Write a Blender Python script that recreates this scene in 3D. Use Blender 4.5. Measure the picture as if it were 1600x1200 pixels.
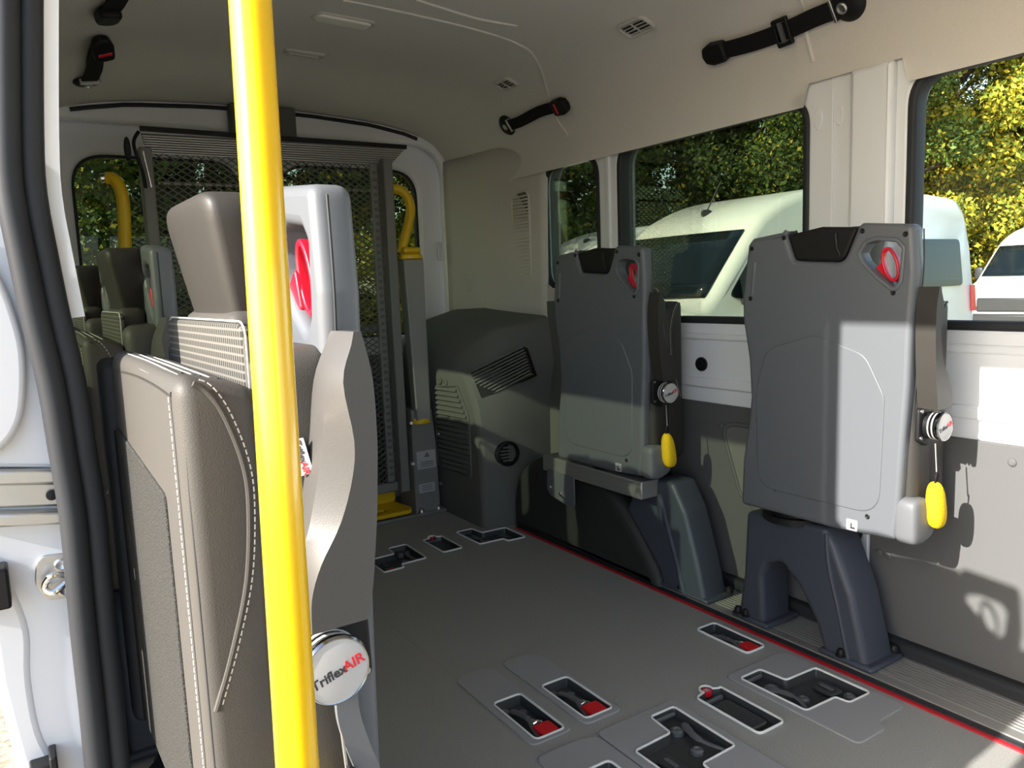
import bpy, math, random
import numpy as np
from mathutils import Matrix, Vector
for o in list(bpy.data.objects): bpy.data.objects.remove(o)
SC = bpy.context.scene
COL = SC.collection
random.seed(7); rng = np.random.default_rng(7)
PI = math.pi

# ------------------------------------------------------------------ camera
cam_d = bpy.data.cameras.new('camera'); cam = bpy.data.objects.new('camera', cam_d); COL.objects.link(cam)
cam_d.sensor_fit = 'HORIZONTAL'; cam_d.sensor_width = 36.0; cam_d.lens = 1210.0/1600.0*36.0
cam_d.clip_start = 0.02; cam_d.clip_end = 300
# van frame: +x across to the window side, +y towards the rear doors, z = 0 is the van floor
Rm = ((0.83938486, -0.09937797, 0.53437541), (-0.54225679, -0.08565585, 0.8358353), (-0.03729124, -0.99135619, -0.1257866))
cam.matrix_world = Matrix(((Rm[0][0], -Rm[0][1], -Rm[0][2], 0.0), (Rm[1][0], -Rm[1][1], -Rm[1][2], 0.0),
                           (Rm[2][0], -Rm[2][1], -Rm[2][2], 0.95), (0, 0, 0, 1)))
SC.camera = cam
# ------------------------------------------------------------------ light
SUN_DIR = Vector((1.0, 0.06, -0.52)).normalized()
W = bpy.data.worlds.new('sky'); SC.world = W; W.use_nodes = True
nt = W.node_tree; nt.nodes.clear()
wo = nt.nodes.new('ShaderNodeOutputWorld'); bg = nt.nodes.new('ShaderNodeBackground'); sk = nt.nodes.new('ShaderNodeTexSky')
sk.sky_type = 'NISHITA'; sk.sun_disc = False; sk.sun_elevation = math.radians(27.3)
sk.sun_rotation = math.atan2(SUN_DIR.x, -SUN_DIR.y) + PI; sk.air_density = 1.0; sk.dust_density = 1.5; sk.ozone_density = 1.0
bg.inputs['Strength'].default_value = 0.45
nt.links.new(sk.outputs[0], bg.inputs[0]); nt.links.new(bg.outputs[0], wo.inputs[0])
sd = bpy.data.lights.new('sun', 'SUN'); sd.energy = 10.5; sd.angle = math.radians(0.6); sd.color = (1.0, 0.955, 0.88)
sun = bpy.data.objects.new('sun', sd); COL.objects.link(sun); sun.location = (-6, -2, 6)
sun.rotation_euler = SUN_DIR.to_track_quat('-Z', 'Y').to_euler()
vs = SC.view_settings; vs.view_transform = 'Standard'; vs.look = 'None'; vs.gamma = 1.0; vs.use_curve_mapping = False
vs.exposure = 0.42

# ------------------------------------------------------------------ materials
MT = {}
def mat(name, col, rough=0.5, metal=0.0, spec=0.5, var=None, bump=None, coat=0.0):
    if name in MT: return MT[name]
    m = bpy.data.materials.new(name); m.use_nodes = True; n = m.node_tree; b = n.nodes['Principled BSDF']
    b.inputs['Base Color'].default_value = (*col, 1); b.inputs['Roughness'].default_value = rough
    b.inputs['Metallic'].default_value = metal; b.inputs['Specular IOR Level'].default_value = spec
    b.inputs['Coat Weight'].default_value = coat; b.inputs['Coat Roughness'].default_value = 0.08
    tc = n.nodes.new('ShaderNodeTexCoord')
    if var:
        t = n.nodes.new('ShaderNodeTexNoise'); t.inputs['Scale'].default_value = var[0]; t.inputs['Detail'].default_value = 4
        r = n.nodes.new('ShaderNodeValToRGB'); a = var[1]
        r.color_ramp.elements[0].position = 0.3; r.color_ramp.elements[1].position = 0.7
        r.color_ramp.elements[0].color = (*[c*(1-a) for c in col], 1); r.color_ramp.elements[1].color = (*[min(1, c*(1+a)) for c in col], 1)
        n.links.new(tc.outputs['Object'], t.inputs['Vector']); n.links.new(t.outputs['Fac'], r.inputs['Fac'])
        n.links.new(r.outputs['Color'], b.inputs['Base Color'])
    if bump:
        kind = bump[2] if len(bump) > 2 else 'noise'
        t = n.nodes.new('ShaderNodeTexVoronoi' if kind == 'vor' else 'ShaderNodeTexNoise'); t.inputs['Scale'].default_value = bump[0]
        bp = n.nodes.new('ShaderNodeBump'); bp.inputs['Strength'].default_value = bump[1]; bp.inputs['Distance'].default_value = 0.002
        n.links.new(tc.outputs['Object'], t.inputs['Vector'])
        n.links.new(t.outputs['Distance' if kind == 'vor' else 'Fac'], bp.inputs['Height']); n.links.new(bp.outputs['Normal'], b.inputs['Normal'])
    MT[name] = m; return m
def glass(name, tint, refl=1.0):
    m = bpy.data.materials.new(name); m.use_nodes = True; n = m.node_tree; n.nodes.clear()
    o = n.nodes.new('ShaderNodeOutputMaterial'); mx = n.nodes.new('ShaderNodeMixShader'); t = n.nodes.new('ShaderNodeBsdfTransparent')
    g = n.nodes.new('ShaderNodeBsdfGlossy'); f = n.nodes.new('ShaderNodeFresnel'); f.inputs['IOR'].default_value = 1.45
    mm = n.nodes.new('ShaderNodeMath'); mm.operation = 'MULTIPLY'; mm.inputs[1].default_value = refl
    t.inputs[0].default_value = (*tint, 1); g.inputs['Roughness'].default_value = 0.01
    n.links.new(f.outputs[0], mm.inputs[0]); n.links.new(mm.outputs[0], mx.inputs[0]); n.links.new(t.outputs[0], mx.inputs[1])
    n.links.new(g.outputs[0], mx.inputs[2]); n.links.new(mx.outputs[0], o.inputs[0]); MT[name] = m; return m

white = mat('white_paint', (0.62, 0.63, 0.66), 0.25, coat=0.4)
whitein = mat('white_inner_paint', (0.81, 0.83, 0.86), 0.35, bump=(60, 0.03))
liner = mat('headliner_fabric', (0.70, 0.675, 0.635), 0.95, spec=0.1, var=(900, 0.10), bump=(900, 0.25))
taupe = mat('taupe_trim_plastic', (0.56, 0.54, 0.50), 0.75, spec=0.25, bump=(500, 0.12))
darktrim = mat('dark_trim_plastic', (0.125, 0.127, 0.118), 0.65, spec=0.3, bump=(600, 0.15))
panel = mat('grey_wall_panel', (0.106, 0.106, 0.107), 0.7, spec=0.25, var=(700, 0.06), bump=(700, 0.12))
archm = mat('wheel_arch_carpet', (0.028, 0.029, 0.028), 0.55, spec=0.35, bump=(300, 0.1))
floorm = mat('vinyl_floor', (0.29, 0.288, 0.272), 0.62, spec=0.3, var=(420, 0.22), bump=(420, 0.25))
platem = mat('smooth_floor_plate', (0.30, 0.30, 0.305), 0.5, spec=0.3, bump=(350, 0.06))
traym = mat('tray_black_plastic', (0.042, 0.044, 0.045), 0.35, spec=0.45)
trayl = mat('tray_edge_plastic', (0.11, 0.115, 0.12), 0.3, spec=0.5)
rimw = mat('white_rim', (0.78, 0.78, 0.76), 0.4)
redm = mat('red_webbing', (0.62, 0.015, 0.02), 0.55, spec=0.3, bump=(700, 0.15))
redline = mat('red_vinyl_strip', (0.42, 0.012, 0.022), 0.45)
redp = mat('red_plastic', (0.60, 0.008, 0.025), 0.3)
darkchrome = mat('dark_chrome', (0.30, 0.30, 0.30), 0.15, 1.0)
chrome = mat('chrome', (0.82, 0.82, 0.82), 0.12, 1.0)
steel = mat('brushed_steel', (0.55, 0.55, 0.54), 0.35, 1.0)
alu = mat('aluminium_rail', (0.46, 0.45, 0.43), 0.45, 0.7)
shellm = mat('grey_seat_shell', (0.114, 0.122, 0.134), 0.42, spec=0.4, bump=(900, 0.06))
capm = mat('light_grey_cap', (0.125, 0.130, 0.138), 0.45, spec=0.35)
coverm = mat('side_cover_plastic', (0.070, 0.066, 0.062), 0.4, spec=0.45, bump=(900, 0.08))
leather = mat('grey_leather', (0.066, 0.061, 0.054), 0.55, spec=0.35, bump=(750, 0.10, 'vor'))
leatherd = mat('headrest_and_shaded_leather', (0.034, 0.031, 0.027), 0.5, spec=0.35, bump=(800, 0.05, 'vor'))  # headrest's own tone; on window-side seats it stands in for shade
textile = mat('speckled_textile', (0.040, 0.039, 0.036), 0.95, spec=0.1, var=(620, 0.75), bump=(620, 0.5))
blackp = mat('black_plastic', (0.010, 0.010, 0.011), 0.5, spec=0.25)
rubber = mat('black_rubber', (0.022, 0.024, 0.028), 0.6, spec=0.35)
webbing = mat('black_webbing', (0.010, 0.010, 0.011), 0.8, spec=0.2, bump=(900, 0.3))
legm = mat('pedestal_plastic', (0.052, 0.060, 0.080), 0.42, spec=0.4, bump=(500, 0.06))
yellowp = mat('yellow_pole_paint', (0.86, 0.50, 0.0), 0.22, spec=0.5, coat=0.6)
yellow = mat('yellow_lift_paint', (0.75, 0.48, 0.005), 0.4)
yellown = mat('yellow_netting', (0.80, 0.52, 0.0), 0.6, bump=(450, 0.8, 'vor'))
liftm = mat('lift_grey_steel', (0.20, 0.20, 0.19), 0.5, spec=0.4)
meshm = mat('expanded_metal', (0.12, 0.12, 0.11), 0.5, spec=0.4)
stitchm = mat('white_thread', (0.55, 0.53, 0.48), 0.8)
labelm = mat('white_label', (0.45, 0.445, 0.44), 0.5)
inkm = mat('black_ink', (0.03, 0.03, 0.035), 0.6)
inkred = mat('red_ink', (0.62, 0.02, 0.03), 0.6)
lensm = mat('lamp_lens', (0.85, 0.82, 0.76), 0.3)
glass_clear = glass('clear_glass', (0.90, 0.93, 0.90), 0.5)
glass_tint = glass('tinted_glass', (0.34, 0.37, 0.31), 0.5)
glass_right = glass('lightly_tinted_glass', (0.52, 0.55, 0.46), 0.5)
glass_rear = glass('rear_tinted_glass', (0.42, 0.46, 0.36), 0.5)
carglass = mat('car_glass', (0.008, 0.013, 0.017), 0.08, spec=0.22)
carpaint = mat('van_white_paint', (0.66, 0.67, 0.65), 0.3, coat=0.5)
cardark = mat('van_dark_plastic', (0.03, 0.03, 0.033), 0.5)
tailm = mat('red_tail_lens', (0.45, 0.01, 0.01), 0.2)
# woven check fabric
ck = mat('woven_check_fabric', (0.3, 0.29, 0.27), 0.95, spec=0.1)
n = ck.node_tree; tc = n.nodes.new('ShaderNodeTexCoord'); mp = n.nodes.new('ShaderNodeMapping'); mp.inputs['Rotation'].default_value = (0, 0, 0)
mp.inputs['Scale'].default_value = (0.0, 1.0, 1.0); mp.inputs['Location'].default_value = (0, 0, 0)
vo = n.nodes.new('ShaderNodeTexVoronoi'); vo.feature = 'F1'; vo.distance = 'CHEBYCHEV'; vo.inputs['Scale'].default_value = 130; vo.inputs['Randomness'].default_value = 0.0
rp = n.nodes.new('ShaderNodeValToRGB'); rp.color_ramp.elements[0].position = 0.30; rp.color_ramp.elements[0].color = (0.045, 0.045, 0.040, 1)
rp.color_ramp.elements[1].position = 0.40; rp.color_ramp.elements[1].color = (0.15, 0.14, 0.125, 1)
n.links.new(tc.outputs['Object'], mp.inputs[0]); n.links.new(mp.outputs[0], vo.inputs['Vector']); n.links.new(vo.outputs['Distance'], rp.inputs[0])
n.links.new(rp.outputs[0], n.nodes['Principled BSDF'].inputs['Base Color'])
# asphalt / gravel ground
ground_m = mat('gravel_ground', (0.36, 0.30, 0.22), 0.95, spec=0.1, var=(40, 0.45), bump=(60, 0.6))
bark = mat('bark', (0.060, 0.048, 0.036), 0.9, spec=0.1, var=(6, 0.4), bump=(25, 0.8))
def leafmat(name, cols):
    m = bpy.data.materials.new(name); m.use_nodes = True; n = m.node_tree; b = n.nodes['Principled BSDF']
    g = n.nodes.new('ShaderNodeNewGeometry'); r = n.nodes.new('ShaderNodeValToRGB'); r.color_ramp.interpolation = 'LINEAR'
    e = r.color_ramp.elements; e[0].position = cols[0][0]; e[0].color = (*cols[0][1], 1); e[1].position = cols[-1][0]; e[1].color = (*cols[-1][1], 1)
    for p, c in cols[1:-1]:
        q = e.new(p); q.color = (*c, 1)
    n.links.new(g.outputs['Random Per Island'], r.inputs[0]); n.links.new(r.outputs[0], b.inputs['Base Color'])
    b.inputs['Roughness'].default_value = 0.6; b.inputs['Specular IOR Level'].default_value = 0.25
    b.inputs['Subsurface Weight'].default_value = 0.0
    MT[name] = m; return m
leaf_green = leafmat('green_leaves', [(0, (0.030, 0.055, 0.012)), (0.55, (0.075, 0.13, 0.025)), (0.85, (0.15, 0.20, 0.03)), (1, (0.38, 0.30, 0.03))])
leaf_yellow = leafmat('yellowing_leaves', [(0, (0.08, 0.12, 0.015)), (0.45, (0.24, 0.27, 0.03)), (0.78, (0.50, 0.40, 0.035)), (1, (0.72, 0.50, 0.03))])
leaf_dark = leafmat('dark_green_leaves', [(0, (0.016, 0.030, 0.009)), (0.65, (0.045, 0.075, 0.018)), (0.92, (0.10, 0.14, 0.025)), (1, (0.40, 0.30, 0.03))])

# ------------------------------------------------------------------ mesh helpers
def tag(o, label=None, cat=None, group=None, kind=None):
    if label: o['label'] = label
    if cat: o['category'] = cat
    if group: o['group'] = group
    if kind: o['kind'] = kind
    return o
def empty(name, loc=(0, 0, 0), rz=0.0, label=None, cat=None, group=None):
    o = bpy.data.objects.new(name, None); COL.objects.link(o); o.location = loc; o.rotation_euler = (0, 0, rz)
    o.empty_display_size = 0.05
    return tag(o, label, cat, group)
def MYZ(x): return Matrix(((0, 0, 1, x), (1, 0, 0, 0), (0, 1, 0, 0), (0, 0, 0, 1)))        # u->y v->z w->x
def MXZ(y): return Matrix(((1, 0, 0, 0), (0, 0, -1, y), (0, 1, 0, 0), (0, 0, 0, 1)))       # u->x v->z w->-y
def MXY(z): return Matrix.Translation((0, 0, z))
def frame(o, xa, za):
    z = Vector(za).normalized(); x = Vector(xa); x = (x - z*x.dot(z)).normalized(); y = z.cross(x)
    return Matrix(((x.x, y.x, z.x, o[0]), (x.y, y.y, z.y, o[1]), (x.z, y.z, z.z, o[2]), (0, 0, 0, 1)))
def rc(pts, r, n=5):
    out = []; N = len(pts)
    for i in range(N):
        p = Vector(pts[i][:2]); a = Vector(pts[i-1][:2]); b = Vector(pts[(i+1) % N][:2])
        rr = pts[i][2] if len(pts[i]) > 2 else r
        u = (a-p); v = (b-p); lu, lv = u.length, v.length
        if rr <= 0 or lu < 1e-6 or lv < 1e-6: out.append((p.x, p.y)); continue
        u /= lu; v /= lv; ang = math.acos(max(-1, min(1, u.dot(v))))
        if ang > 3.05: out.append((p.x, p.y)); continue
        t = min(rr/math.tan(ang/2), 0.48*lu, 0.48*lv)
        s, e = p+u*t, p+v*t
        for k in range(n+1):
            q = k/n; out.append(tuple(((1-q)**2)*s + 2*q*(1-q)*p + q*q*e))
    return out
def rect(u0, u1, v0, v1, r=0.0, n=6): 
    return rc([(u0, v0), (u1, v0), (u1, v1), (u0, v1)], r, n)
def inset(loop, d):
    N = len(loop); A = sum(loop[i][0]*loop[(i+1) % N][1]-loop[(i+1) % N][0]*loop[i][1] for i in range(N)); s = 1 if A > 0 else -1
    out = []
    for i in range(N):
        p = Vector(loop[i]); a = (p-Vector(loop[i-1])); b = (Vector(loop[(i+1) % N])-p)
        if a.length < 1e-7: a = b
        if b.length < 1e-7: b = a
        a = a.normalized(); b = b.normalized(); na = Vector((-a.y, a.x)); nb = Vector((-b.y, b.x)); m = na+nb
        if m.length < 1e-6: m = na
        m.normalize(); out.append(tuple(p + m*(s*d/max(0.5, m.dot(na)))))
    return out
def ell(cu, cv, a, b, n=24, rot=0.0):
    c, s = math.cos(rot), math.sin(rot)
    return [(cu + a*math.cos(t)*c - b*math.sin(t)*s, cv + a*math.cos(t)*s + b*math.sin(t)*c) for t in [2*PI*k/n for k in range(n)]]
def smooth_path(pts, n=6, closed=False):
    P = [Vector(p) for p in pts]; N = len(P); out = []
    rngi = range(N if closed else N-1)
    for i in rngi:
        p0 = P[(i-1) % N] if (closed or i > 0) else P[0]; p1 = P[i]; p2 = P[(i+1) % N]; p3 = P[(i+2) % N] if (closed or i+2 < N) else P[-1]
        for k in range(n):
            t = k/n
            out.append(0.5*((2*p1) + (-p0+p2)*t + (2*p0-5*p1+4*p2-p3)*t*t + (-p0+3*p1-3*p2+p3)*t*t*t))
    if not closed: out.append(P[-1])
    return out
def curve_mesh(cu):
    ob = bpy.data.objects.new('tmp', cu); COL.objects.link(ob)
    me = bpy.data.meshes.new_from_object(ob)
    v = [tuple(x.co) for x in me.vertices]; f = [tuple(p.vertices) for p in me.polygons]
    bpy.data.objects.remove(ob); bpy.data.meshes.remove(me); bpy.data.curves.remove(cu)
    return v, f
def plate(loops, t, bev=0.0, res=2):
    cu = bpy.data.curves.new('c', 'CURVE'); cu.dimensions = '2D'; cu.fill_mode = 'BOTH'; cu.extrude = max(1e-5, t/2-bev)
    cu.bevel_depth = bev; cu.bevel_resolution = res; cu.offset = -bev
    for L in loops:
        s = cu.splines.new('POLY'); s.points.add(len(L)-1); s.use_cyclic_u = True
        for i, p in enumerate(L): s.points[i].co = (p[0], p[1], 0, 1)
    return curve_mesh(cu)
def text(body, size, t=0.0004):
    cu = bpy.data.curves.new('t', 'FONT'); cu.body = body; cu.size = size; cu.align_x = 'CENTER'; cu.align_y = 'CENTER'; cu.extrude = t; cu.offset = size*0.022
    return curve_mesh(cu)
class MB:
    def __init__(s): s.v = []; s.f = []
    def add(s, vf, M=None):
        b = len(s.v)
        for p in vf[0]:
            q = M @ Vector(p) if M is not None else Vector(p); s.v.append((q.x, q.y, q.z))
        s.f += [tuple(b+i for i in f) for f in vf[1]]; return s
    def box(s, x0, x1, y0, y1, z0, z1, M=None):
        v = [(x, y, z) for z in (z0, z1) for y in (y0, y1) for x in (x0, x1)]
        return s.add((v, [(0, 2, 3, 1), (4, 5, 7, 6), (0, 1, 5, 4), (2, 6, 7, 3), (0, 4, 6, 2), (1, 3, 7, 5)]), M)
    def plate(s, loops, t, M, bev=0.0, res=2): return s.add(plate(loops, t, bev, res), M)
    def tube(s, path, r, n=10, closed=False, flat=None, up=None):
        P = [Vector(p) for p in path]; N = len(P); vs_, fs = [], []; prev = None
        for i in range(N):
            t = (P[(i+1) % N]-P[i-1]) if closed else (P[min(N-1, i+1)]-P[max(0, i-1)])
            t.normalize()
            if prev is None:
                a = Vector(up) if up else (Vector((0, 0, 1)) if abs(t.z) < 0.9 else Vector((1, 0, 0)))
            else: a = prev
            a = (a - t*a.dot(t)).normalized(); prev = a; b = t.cross(a)
            rr = r[i] if isinstance(r, (list, tuple)) else r
            ra, rb = (rr, rr) if flat is None else (rr, rr*flat)
            for k in range(n):
                w = 2*PI*k/n; vs_.append(tuple(P[i] + a*ra*math.cos(w) + b*rb*math.sin(w)))
        for i in range(N if closed else N-1):
            for k in range(n):
                k2 = (k+1) % n; j = (i+1) % N; fs.append((i*n+k, i*n+k2, j*n+k2, j*n+k))
        if not closed:
            fs.append(tuple(range(n-1, -1, -1))); fs.append(tuple((N-1)*n+k for k in range(n)))
        return s.add((vs_, fs))
    def ribbon(s, path, wdir, w, th):
        """flat strap: rectangular section swept along path; wdir = width direction"""
        P = [Vector(p) for p in path]; N = len(P); vs_, fs = [], []
        for i in range(N):
            t = (P[min(N-1, i+1)]-P[max(0, i-1)]).normalized()
            d = Vector(wdir[i] if isinstance(wdir, list) else wdir); d = (d-t*d.dot(t)).normalized(); u = t.cross(d)
            for a, b in ((-1, -1), (1, -1), (1, 1), (-1, 1)): vs_.append(tuple(P[i]+d*(a*w/2)+u*(b*th/2)))
        for i in range(N-1):
            for k in range(4):
                k2 = (k+1) % 4; fs.append((i*4+k, i*4+k2, i*4+4+k2, i*4+4+k))
        fs += [(3, 2, 1, 0), tuple((N-1)*4+k for k in range(4))]
        return s.add((vs_, fs))
    def lathe(s, prof, M=None, n=24):
        """prof: (radius, height) pairs, axis = local z"""
        vs_, fs = [], []
        for r, h in prof:
            for k in range(n): vs_.append((r*math.cos(2*PI*k/n), r*math.sin(2*PI*k/n), h))
        for i in range(len(prof)-1):
            for k in range(n):
                k2 = (k+1) % n; fs.append((i*n+k, i*n+k2, (i+1)*n+k2, (i+1)*n+k))
        fs.append(tuple(range(n-1, -1, -1))); fs.append(tuple((len(prof)-1)*n+k for k in range(n)))
        return s.add((vs_, fs), M)
    def grid(s, fn, nu, nv):
        vs_ = [tuple(fn(i/nu, j/nv)) for i in range(nu+1) for j in range(nv+1)]
        fs = [(i*(nv+1)+j, (i+1)*(nv+1)+j, (i+1)*(nv+1)+j+1, i*(nv+1)+j+1) for i in range(nu) for j in range(nv)]
        return s.add((vs_, fs))
    def blob(s, c, h, e=4.0, nu=18, nv=24, M=None, shape=None):
        """super-ellipsoid box: centre c, half sizes h, exponent e"""
        def sp(w, p): return math.copysign(abs(w)**(2.0/p), w)
        vs_, fs = [], []
        for i in range(nu+1):
            a = -PI/2+PI*i/nu
            for k in range(nv):
                b = 2*PI*k/nv
                p = Vector((sp(math.cos(a), e)*sp(math.cos(b), e), sp(math.cos(a), e)*sp(math.sin(b), e), sp(math.sin(a), e)))
                if shape: p = Vector(shape(p))
                vs_.append((c[0]+h[0]*p.x, c[1]+h[1]*p.y, c[2]+h[2]*p.z))
        for i in range(nu):
            for k in range(nv):
                k2 = (k+1) % nv; fs.append((i*nv+k, i*nv+k2, (i+1)*nv+k2, (i+1)*nv+k))
        return s.add((vs_, fs), M)
    def build(s, name, m, parent=None, smooth=True, ang=35, bevel=0.0, seg=2, mx=False, solid=0.0):
        v = [(-p[0], p[1], p[2]) for p in s.v] if mx else s.v
        f = [tuple(reversed(q)) for q in s.f] if mx else s.f
        me = bpy.data.meshes.new(name); me.from_pydata(v, [], f); me.update(); me.validate()
        me.materials.append(m)
        if smooth:
            me.polygons.foreach_set('use_smooth', [True]*len(me.polygons)); me.set_sharp_from_angle(angle=math.radians(ang))
        o = bpy.data.objects.new(name, me); COL.objects.link(o)
        if parent: o.parent = parent
        if solid:
            md = o.modifiers.new('solid', 'SOLIDIFY'); md.thickness = solid; md.offset = 1.0
        if bevel:
            md = o.modifiers.new('bevel', 'BEVEL'); md.width = bevel; md.segments = seg; md.limit_method = 'ANGLE'; md.angle_limit = math.radians(40)
        return o
def copy_tree(o, parent=None):
    c = o.copy(); COL.objects.link(c); c.parent = parent
    for ch in list(o.children): copy_tree(ch, c)
    return c
def struct(o): o['kind'] = 'structure'; return o
def flipx(x): return 1.84 - x

# ------------------------------------------------------------------ the van's shell
def S(o, label, cat): o['kind'] = 'structure'; o['label'] = label; o['category'] = cat; return o
Y0, Y1 = -1.5, 3.27
# trays sunk into the floor: outlines measured on the floor (x, y)
def zpoly(x0, sx, y): # Z-shaped tray; sx=-1 mirrors
    P = [(0, 0), (0.071, 0), (0.078, -0.070), (0.182, -0.074), (0.182, -0.218), (0.107, -0.215), (0.103, -0.183), (0.004, -0.180)]
    L = [(x0+sx*p[0], y+p[1]) for p in P]
    return rc(L, 0.010, 4)
def rpoly(x0, x1, y0, y1): return rect(x0, x1, y0, y1, 0.013, 4)
def lift_poly(x0, x1, y0, y1):   # rectangle with a round ear at its rear edge
    c = (x0+0.045, y1+0.012); r = 0.016
    ear = [(c[0]+r*math.cos(a), c[1]+r*math.sin(a)) for a in [math.radians(d) for d in range(-20, 201, 20)]]
    return rc([(x0, y0, .013), (x1, y0, .013), (x1, y1, .013), (c[0]+0.026, y1, 0)] + [(a_, b_, 0) for a_, b_ in ear] + [(x0, y1, .012)], 0, 4)
TR = dict(
    a=rpoly(0.837, 0.913, 1.267, 1.443), b=rpoly(0.970, 1.048, 1.268, 1.441), c=rpoly(1.483, 1.552, 1.260, 1.434),
    d=lift_poly(1.225, 1.305, 1.008, 1.186), e=zpoly(1.372, 1, 1.187), f=zpoly(1.158, -1, 1.190),
    g=rpoly(0.836, 0.915, 0.950, 1.124), h=zpoly(1.158, -1, 2.592), i=lift_poly(1.229, 1.309, 2.425, 2.592), j=zpoly(1.375, 1, 2.598))
m = MB(); m.plate([rect(-0.02, 1.80, Y0, 3.25)] + [inset(TR[k], 0.001) for k in TR], 0.02, MXY(-0.01))
floor = S(m.build('floor', floorm, smooth=False), 'dark grey speckled vinyl floor of the minibus', 'floor')
m = MB(); m.box(0.8265, 0.8278, Y0, 2.55, -0.001, 0.0006)
m.build('floor_seam', mat('seam', (0.30, 0.28, 0.24), 0.7), floor, smooth=False)
m = MB(); m.box(-0.06, 1.86, Y0-0.05, 3.4, -0.10, -0.06); S(m.build('underbody', darktrim, floor), 'underside', 'floor')
for k in ('label', 'category'): del floor.children[-1][k]

# red edge strip, black edge and ribbed aluminium seat rail along the window side
m = MB(); m.box(1.584, 1.596, Y0, 2.50, -0.001, 0.004)
S(m.build('trim_1', redline, bevel=0.001), 'thin red edging strip along the floor beside the seat rail', 'strip')
m = MB(); m.box(1.596, 1.614, Y0, 2.50, -0.001, 0.006)
edge = m
rail = MB()
prof = [(1.614, 0.0), (1.614, 0.010)]
x = 1.622
prof += [(1.640, 0.010)]
for k in range(8):
    x = 1.645+k*0.0126; prof += [(x, 0.003), (x+0.0012, 0.011), (x+0.0062, 0.011), (x+0.0074, 0.003)]
prof += [(1.748, 0.010), (1.760, 0.010), (1.760, 0.0)]
vv = [(p[0], y, p[1]) for y in (Y0, 2.50) for p in prof]; N = len(prof)
rail.add((vv, [(i, i+1, N+i+1, N+i) for i in range(N-1)]))
ro = S(rail.build('trim_2', alu, smooth=False), 'ribbed aluminium seat rail along the foot of the window wall', 'rail')
edge.build('black_edge', rubber, ro, smooth=False)
m = MB(); m.box(1.758, 1.80, Y0, 2.50, 0.0, 0.042)
S(m.build('baseboard_right', rubber, bevel=0.012), 'black cove strip between seat rail and grey wall panel', 'baseboard')

# side walls: white sheet metal with window openings, built for the right and mirrored for the left
def side_wall(side):
    mxs = (side == 'left')
    def bx(mb, name, mtl, par, **k):
        if mxs: mb.v = [(flipx(p[0]), p[1], p[2]) for p in mb.v]; mb.f = [tuple(reversed(f)) for f in mb.f]
        return mb.build(name, mtl, par, **k)
    ys = 1.07 if mxs else Y0
    holes = [rect(1.33, 2.095, 0.815, 1.407, 0.07, 8), rect(2.195, 2.54, 0.93, 1.407, 0.09, 8)]
    if mxs: holes[1] = rect(2.30, 2.86, 0.86, 1.407, 0.09, 8)
    if not mxs: holes.insert(0, rect(-0.25, 1.060, 0.815, 1.407, 0.08, 8))
    m = MB(); m.plate([[(ys, 0.50), (3.27, 0.50), (3.27, 1.47), (ys, 1.47)]] + holes, 0.04, MYZ(1.82), 0.008)
    w = bx(m, 'wall_'+side, whitein, None, ang=40)
    S(w, 'white painted inner side of the van with dark edged windows' if not mxs else 'inner side wall of the van behind the folded seats', 'wall')
    for i, h in enumerate(holes):
        dp_ = {0.765: 0.045, 0.345: 0.022}.get(round(max(p[0] for p in h)-min(p[0] for p in h), 3), 0.05)
        m = MB(); m.plate([inset(h, -0.004), inset(h, 0.018)], dp_, MYZ(1.798+dp_/2), 0.008)
        q = bx(m, 'window_'+str(i+1+(3 if mxs else 0)), rubber, None)
        nm = (['foremost', 'middle', 'rear quarter'] if not mxs else ['left middle', 'left rear quarter'])[i]
        S(q, nm+' side window with black rubber seal', 'window')
        m = MB(); m.plate([inset(h, 0.014)], 0.005, MYZ(1.798+dp_-0.005))
        bx(m, 'pane', glass_tint if mxs else (glass_clear if i == 0 else glass_right), q, smooth=False)
    m = MB(); m.plate([rect(ys, 3.25 if mxs else 2.62, 0.03, 0.567, 0.006, 2)], 0.02, MYZ(1.80), 0.003)
    bx(m, 'lower_panel', panel, w)
    m = MB(); m.box(1.80, 1.815, ys, 2.62, -0.08, 0.52); bx(m, 'sill_sheet', whitein, w)
    # pressed ribs in the sheet below the windows
    for z, h in ((0.772, 0.010), (0.628, 0.016)):
        m = MB(); m.plate([rect(max(ys, 0.2), 2.15, z-h, z+h, h*0.9, 4)], 0.012, MYZ(1.797), 0.006); bx(m, 'pressed_rib', whitein, w)
    # pillars
    for (a, b, t, x0) in ((1.088, 1.200, 0.03, 1.792), (1.255, 1.259, 0.006, 1.797), (2.128, 2.150, 0.010, 1.797)):
        if mxs and a < 1.3: continue
        m = MB(); m.plate([rect(a, b, 0.58, 1.44 if a < 2 else 1.39, 0.002 if b-a < 0.02 else 0.01, 3)], t, MYZ(x0), min(0.012, t*0.45)); bx(m, 'pillar_rib', whitein, w)
    # outer skin
    m = MB(); m.plate([[(ys, -0.25), (3.4, -0.25), (3.4, 1.6), (ys, 1.6)]] + [inset(h, -0.01) for h in holes], 0.01, MYZ(1.885)); bx(m, 'outer_skin', white, w)
    return w
wr = side_wall('right'); wl = side_wall('left')
for (y, z) in ((1.300, 1.345), (1.240, 1.345)):
    m = MB(); m.plate([ell(y, z, 0.013, 0.026)], 0.006, MYZ(1.800), 0.0029); m.build('pressed_oval', whitein, wr)
m = MB(); m.plate([ell(1.708, 0.685, 0.024, 0.022, 28)], 0.008, MYZ(1.797), 0.003); pl = m.build('rubber_plug', blackp, wr)
m = MB(); m.plate([ell(1.708, 0.685, 0.012, 0.011, 20)], 0.004, MYZ(1.793), 0.0015); m.build('plug_centre', blackp, pl)
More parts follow.
